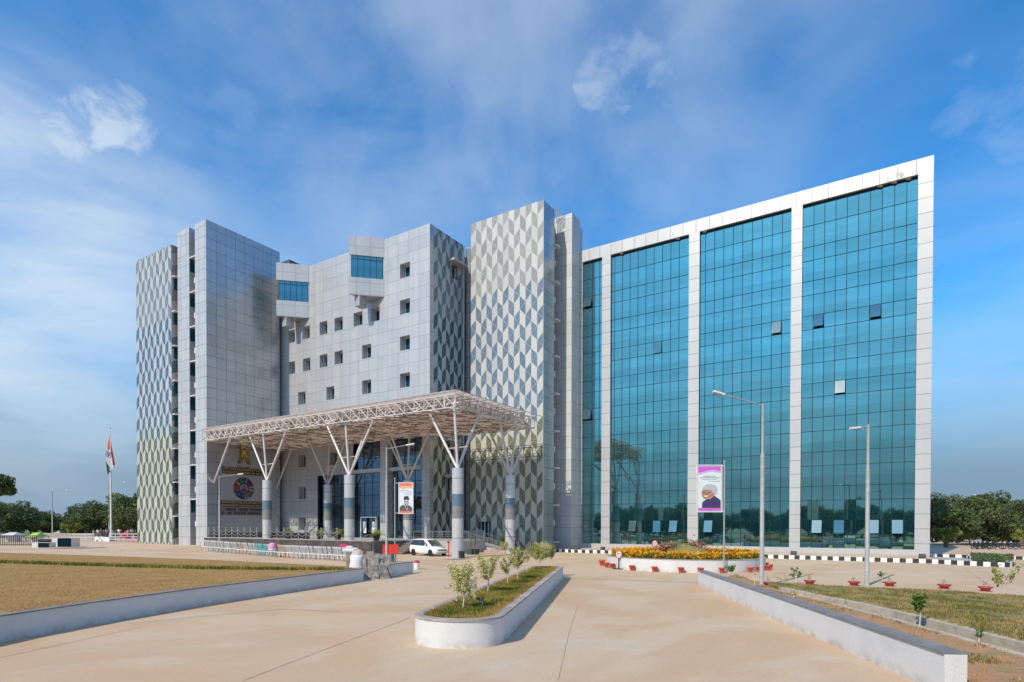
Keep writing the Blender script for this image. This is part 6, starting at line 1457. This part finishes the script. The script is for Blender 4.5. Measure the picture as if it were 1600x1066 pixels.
tr = [ # px, distance, scale, proto, z0, label
    (1478, 98, 1.02, 0, 0, 'dark broadleaf tree close to the right edge of the glass wing'), (1538, 102, 1.12, 1, 0, 'tallest dark broadleaf tree right of the glass wing'), (1567, 96, .93, 0, 0, 'broadleaf tree with a rounded crown behind the parked motorbikes'), (1604, 100, .95, 1, 0, 'dark broadleaf tree at the right edge of the photograph'), (1505, 118, 1.12, 0, 0, 'broadleaf tree set back between the two near right trees'), (1640, 112, 1., 1, 0, 'broadleaf tree just past the right edge'),
    (20, 150, 1.05, 0, .3, 'wide dark tree at the far left behind the fence'), (-14, 165, 1.15, 1, .3, 'dark tree cut by the left edge of the photograph'), (48, 175, .98, 1, .3, 'lower dark tree left of the distant street lamp'), (68, 165, .82, 1, .3, 'small dark tree right behind the distant left street lamp'), (82, 185, .75, 0, .3, 'low dark tree at the left side of the white house'),
    (120, 150, .72, 1, .3, 'small dark tree right of the white house'), (136, 160, .98, 0, .3, 'dark tree in the middle of the distant right group'), (152, 150, 1.05, 0, .3, 'tallest distant tree left of the flagpole'), (170, 162, 1.06, 1, .3, 'distant dark tree directly behind the flagpole'), (186, 158, .98, 0, .3, 'distant dark tree right of the flagpole'), (202, 130, .95, 1, .3, 'nearer green tree beside the chevron tower'), (216, 125, 1.18, 0, .3, 'taller green tree half hidden by the chevron tower')]
us = [False, False]
for (qx, D_, s_, k, z0, lb) in tr:
    P = atD(qx, 840, D_); src = (pA_, pB_)[k]; o = src if not us[k] else copy_tree(src); us[k] = True; o.location = (P[0], P[1], z0); o.rotation_euler = (0, 0, qx*.7); o.scale = (s_*1.05, s_*1.05, s_); tag(o, lb, 'tree', 'dark broadleaf trees round the forecourt')
P = atD(1478, 850, 86); pC_.location = (P[0], P[1], 0); pC_.scale = (1.15, 1.15, 1.2); tag(pC_, 'small round light green tree at the kerb by the glass wing', 'tree')
o = copy_tree(pC_, (*atD(111, 840, 130)[:2], .3), 1., 'small light green bush at the foot of the trees right of the white house'); o.scale = (1.2,)*3
o = copy_tree(pC_, (*atD(1598, 850, 88)[:2], 0), 2., 'small light green bush at the right edge under the dark trees'); o.scale = (1.,)*3
# crown reaching in from the left edge
o = tree_proto('broadleaf_tree', 9, 2.5, 9.0, 7.4, 6000, .26, nclump=22); o.location = (*atD(-22, 800, 62)[:2], .3); tag(o, 'nearer tree whose dark crown reaches in at the left edge above the tree line', 'tree')
# trees across the road behind the viewpoint, seen only mirrored in the glass
rt_ = random.Random(12)
for i in range(22):
    x = -75+i*6.2+rt_.uniform(-2, 2); y = -36+rt_.uniform(-10, 8); o = copy_tree((pA_, pB_)[i % 2], (x, y, 0), rt_.uniform(0, 6)); s_ = rt_.uniform(.8, 1.2)
    if 12 < x < 34: s_ *= 1.55
    o.scale = (s_*1.3, s_*1.3, s_); tag(o, 'broadleaf tree in the belt behind the viewpoint, mirrored in the glass', 'tree', 'tree belt behind the viewpoint')

# motorbikes under the right trees
def make_bike():
    o = empty('motorbike', (0, 0, 0))
    for x in (-.62, .65):
        q = MB(); q.smooth = True; q.torus((x, 0, .30), .25, .055, 'y', 18, 6); q.build('wheel', 'rubber', o, local=True)
    q = MB(); q.smooth = True; q.ball((.12, 0, .78), .26, 10, 6, (1.2, .55, .6)); q.obox((-.1, 0, .45), (.6, .22, .3)); q.build('tank', 'dark_cloth', o, local=True)
    q = MB(); q.obox((-.45, 0, .80), (.75, .24, .10), 0, 0, .08); q.build('seat', 'black', o, local=True, bevel=.03)
    q = MB(); q.bar((.65, 0, .3), (.45, 0, .98), .03); q.bar((.45, -.33, 1.02), (.45, .33, 1.02), .02); q.bar((-.62, 0, .3), (-.1, 0, .5), .03); q.build('fork', 'chrome', o, local=True)
    q = MB(); q.ball((.58, 0, .90), .11, 8, 6); q.build('headlight', 'lamp_lens', o, local=True); return o
bk = make_bike()
for i, (qx, D_, lb) in enumerate([(1523, 80, 'leftmost motorbike right of the distant lamp post'), (1531, 81, 'second motorbike from the left'), (1538, 80, 'third motorbike from the left'), (1546, 82, 'fourth motorbike from the left'), (1556, 80, 'fifth motorbike from the left, beside the pale car'), (1578, 80, 'motorbike just right of the pale car'), (1588, 81, 'rightmost motorbike under the trees')]):
    P = atD(qx, 850, D_); o = bk if i == 0 else copy_tree(bk); o.location = (P[0], P[1], 0); o.rotation_euler = (0, 0, 1.9+.2*i); tag(o, lb, 'motorbike', 'motorbikes parked under the right trees')
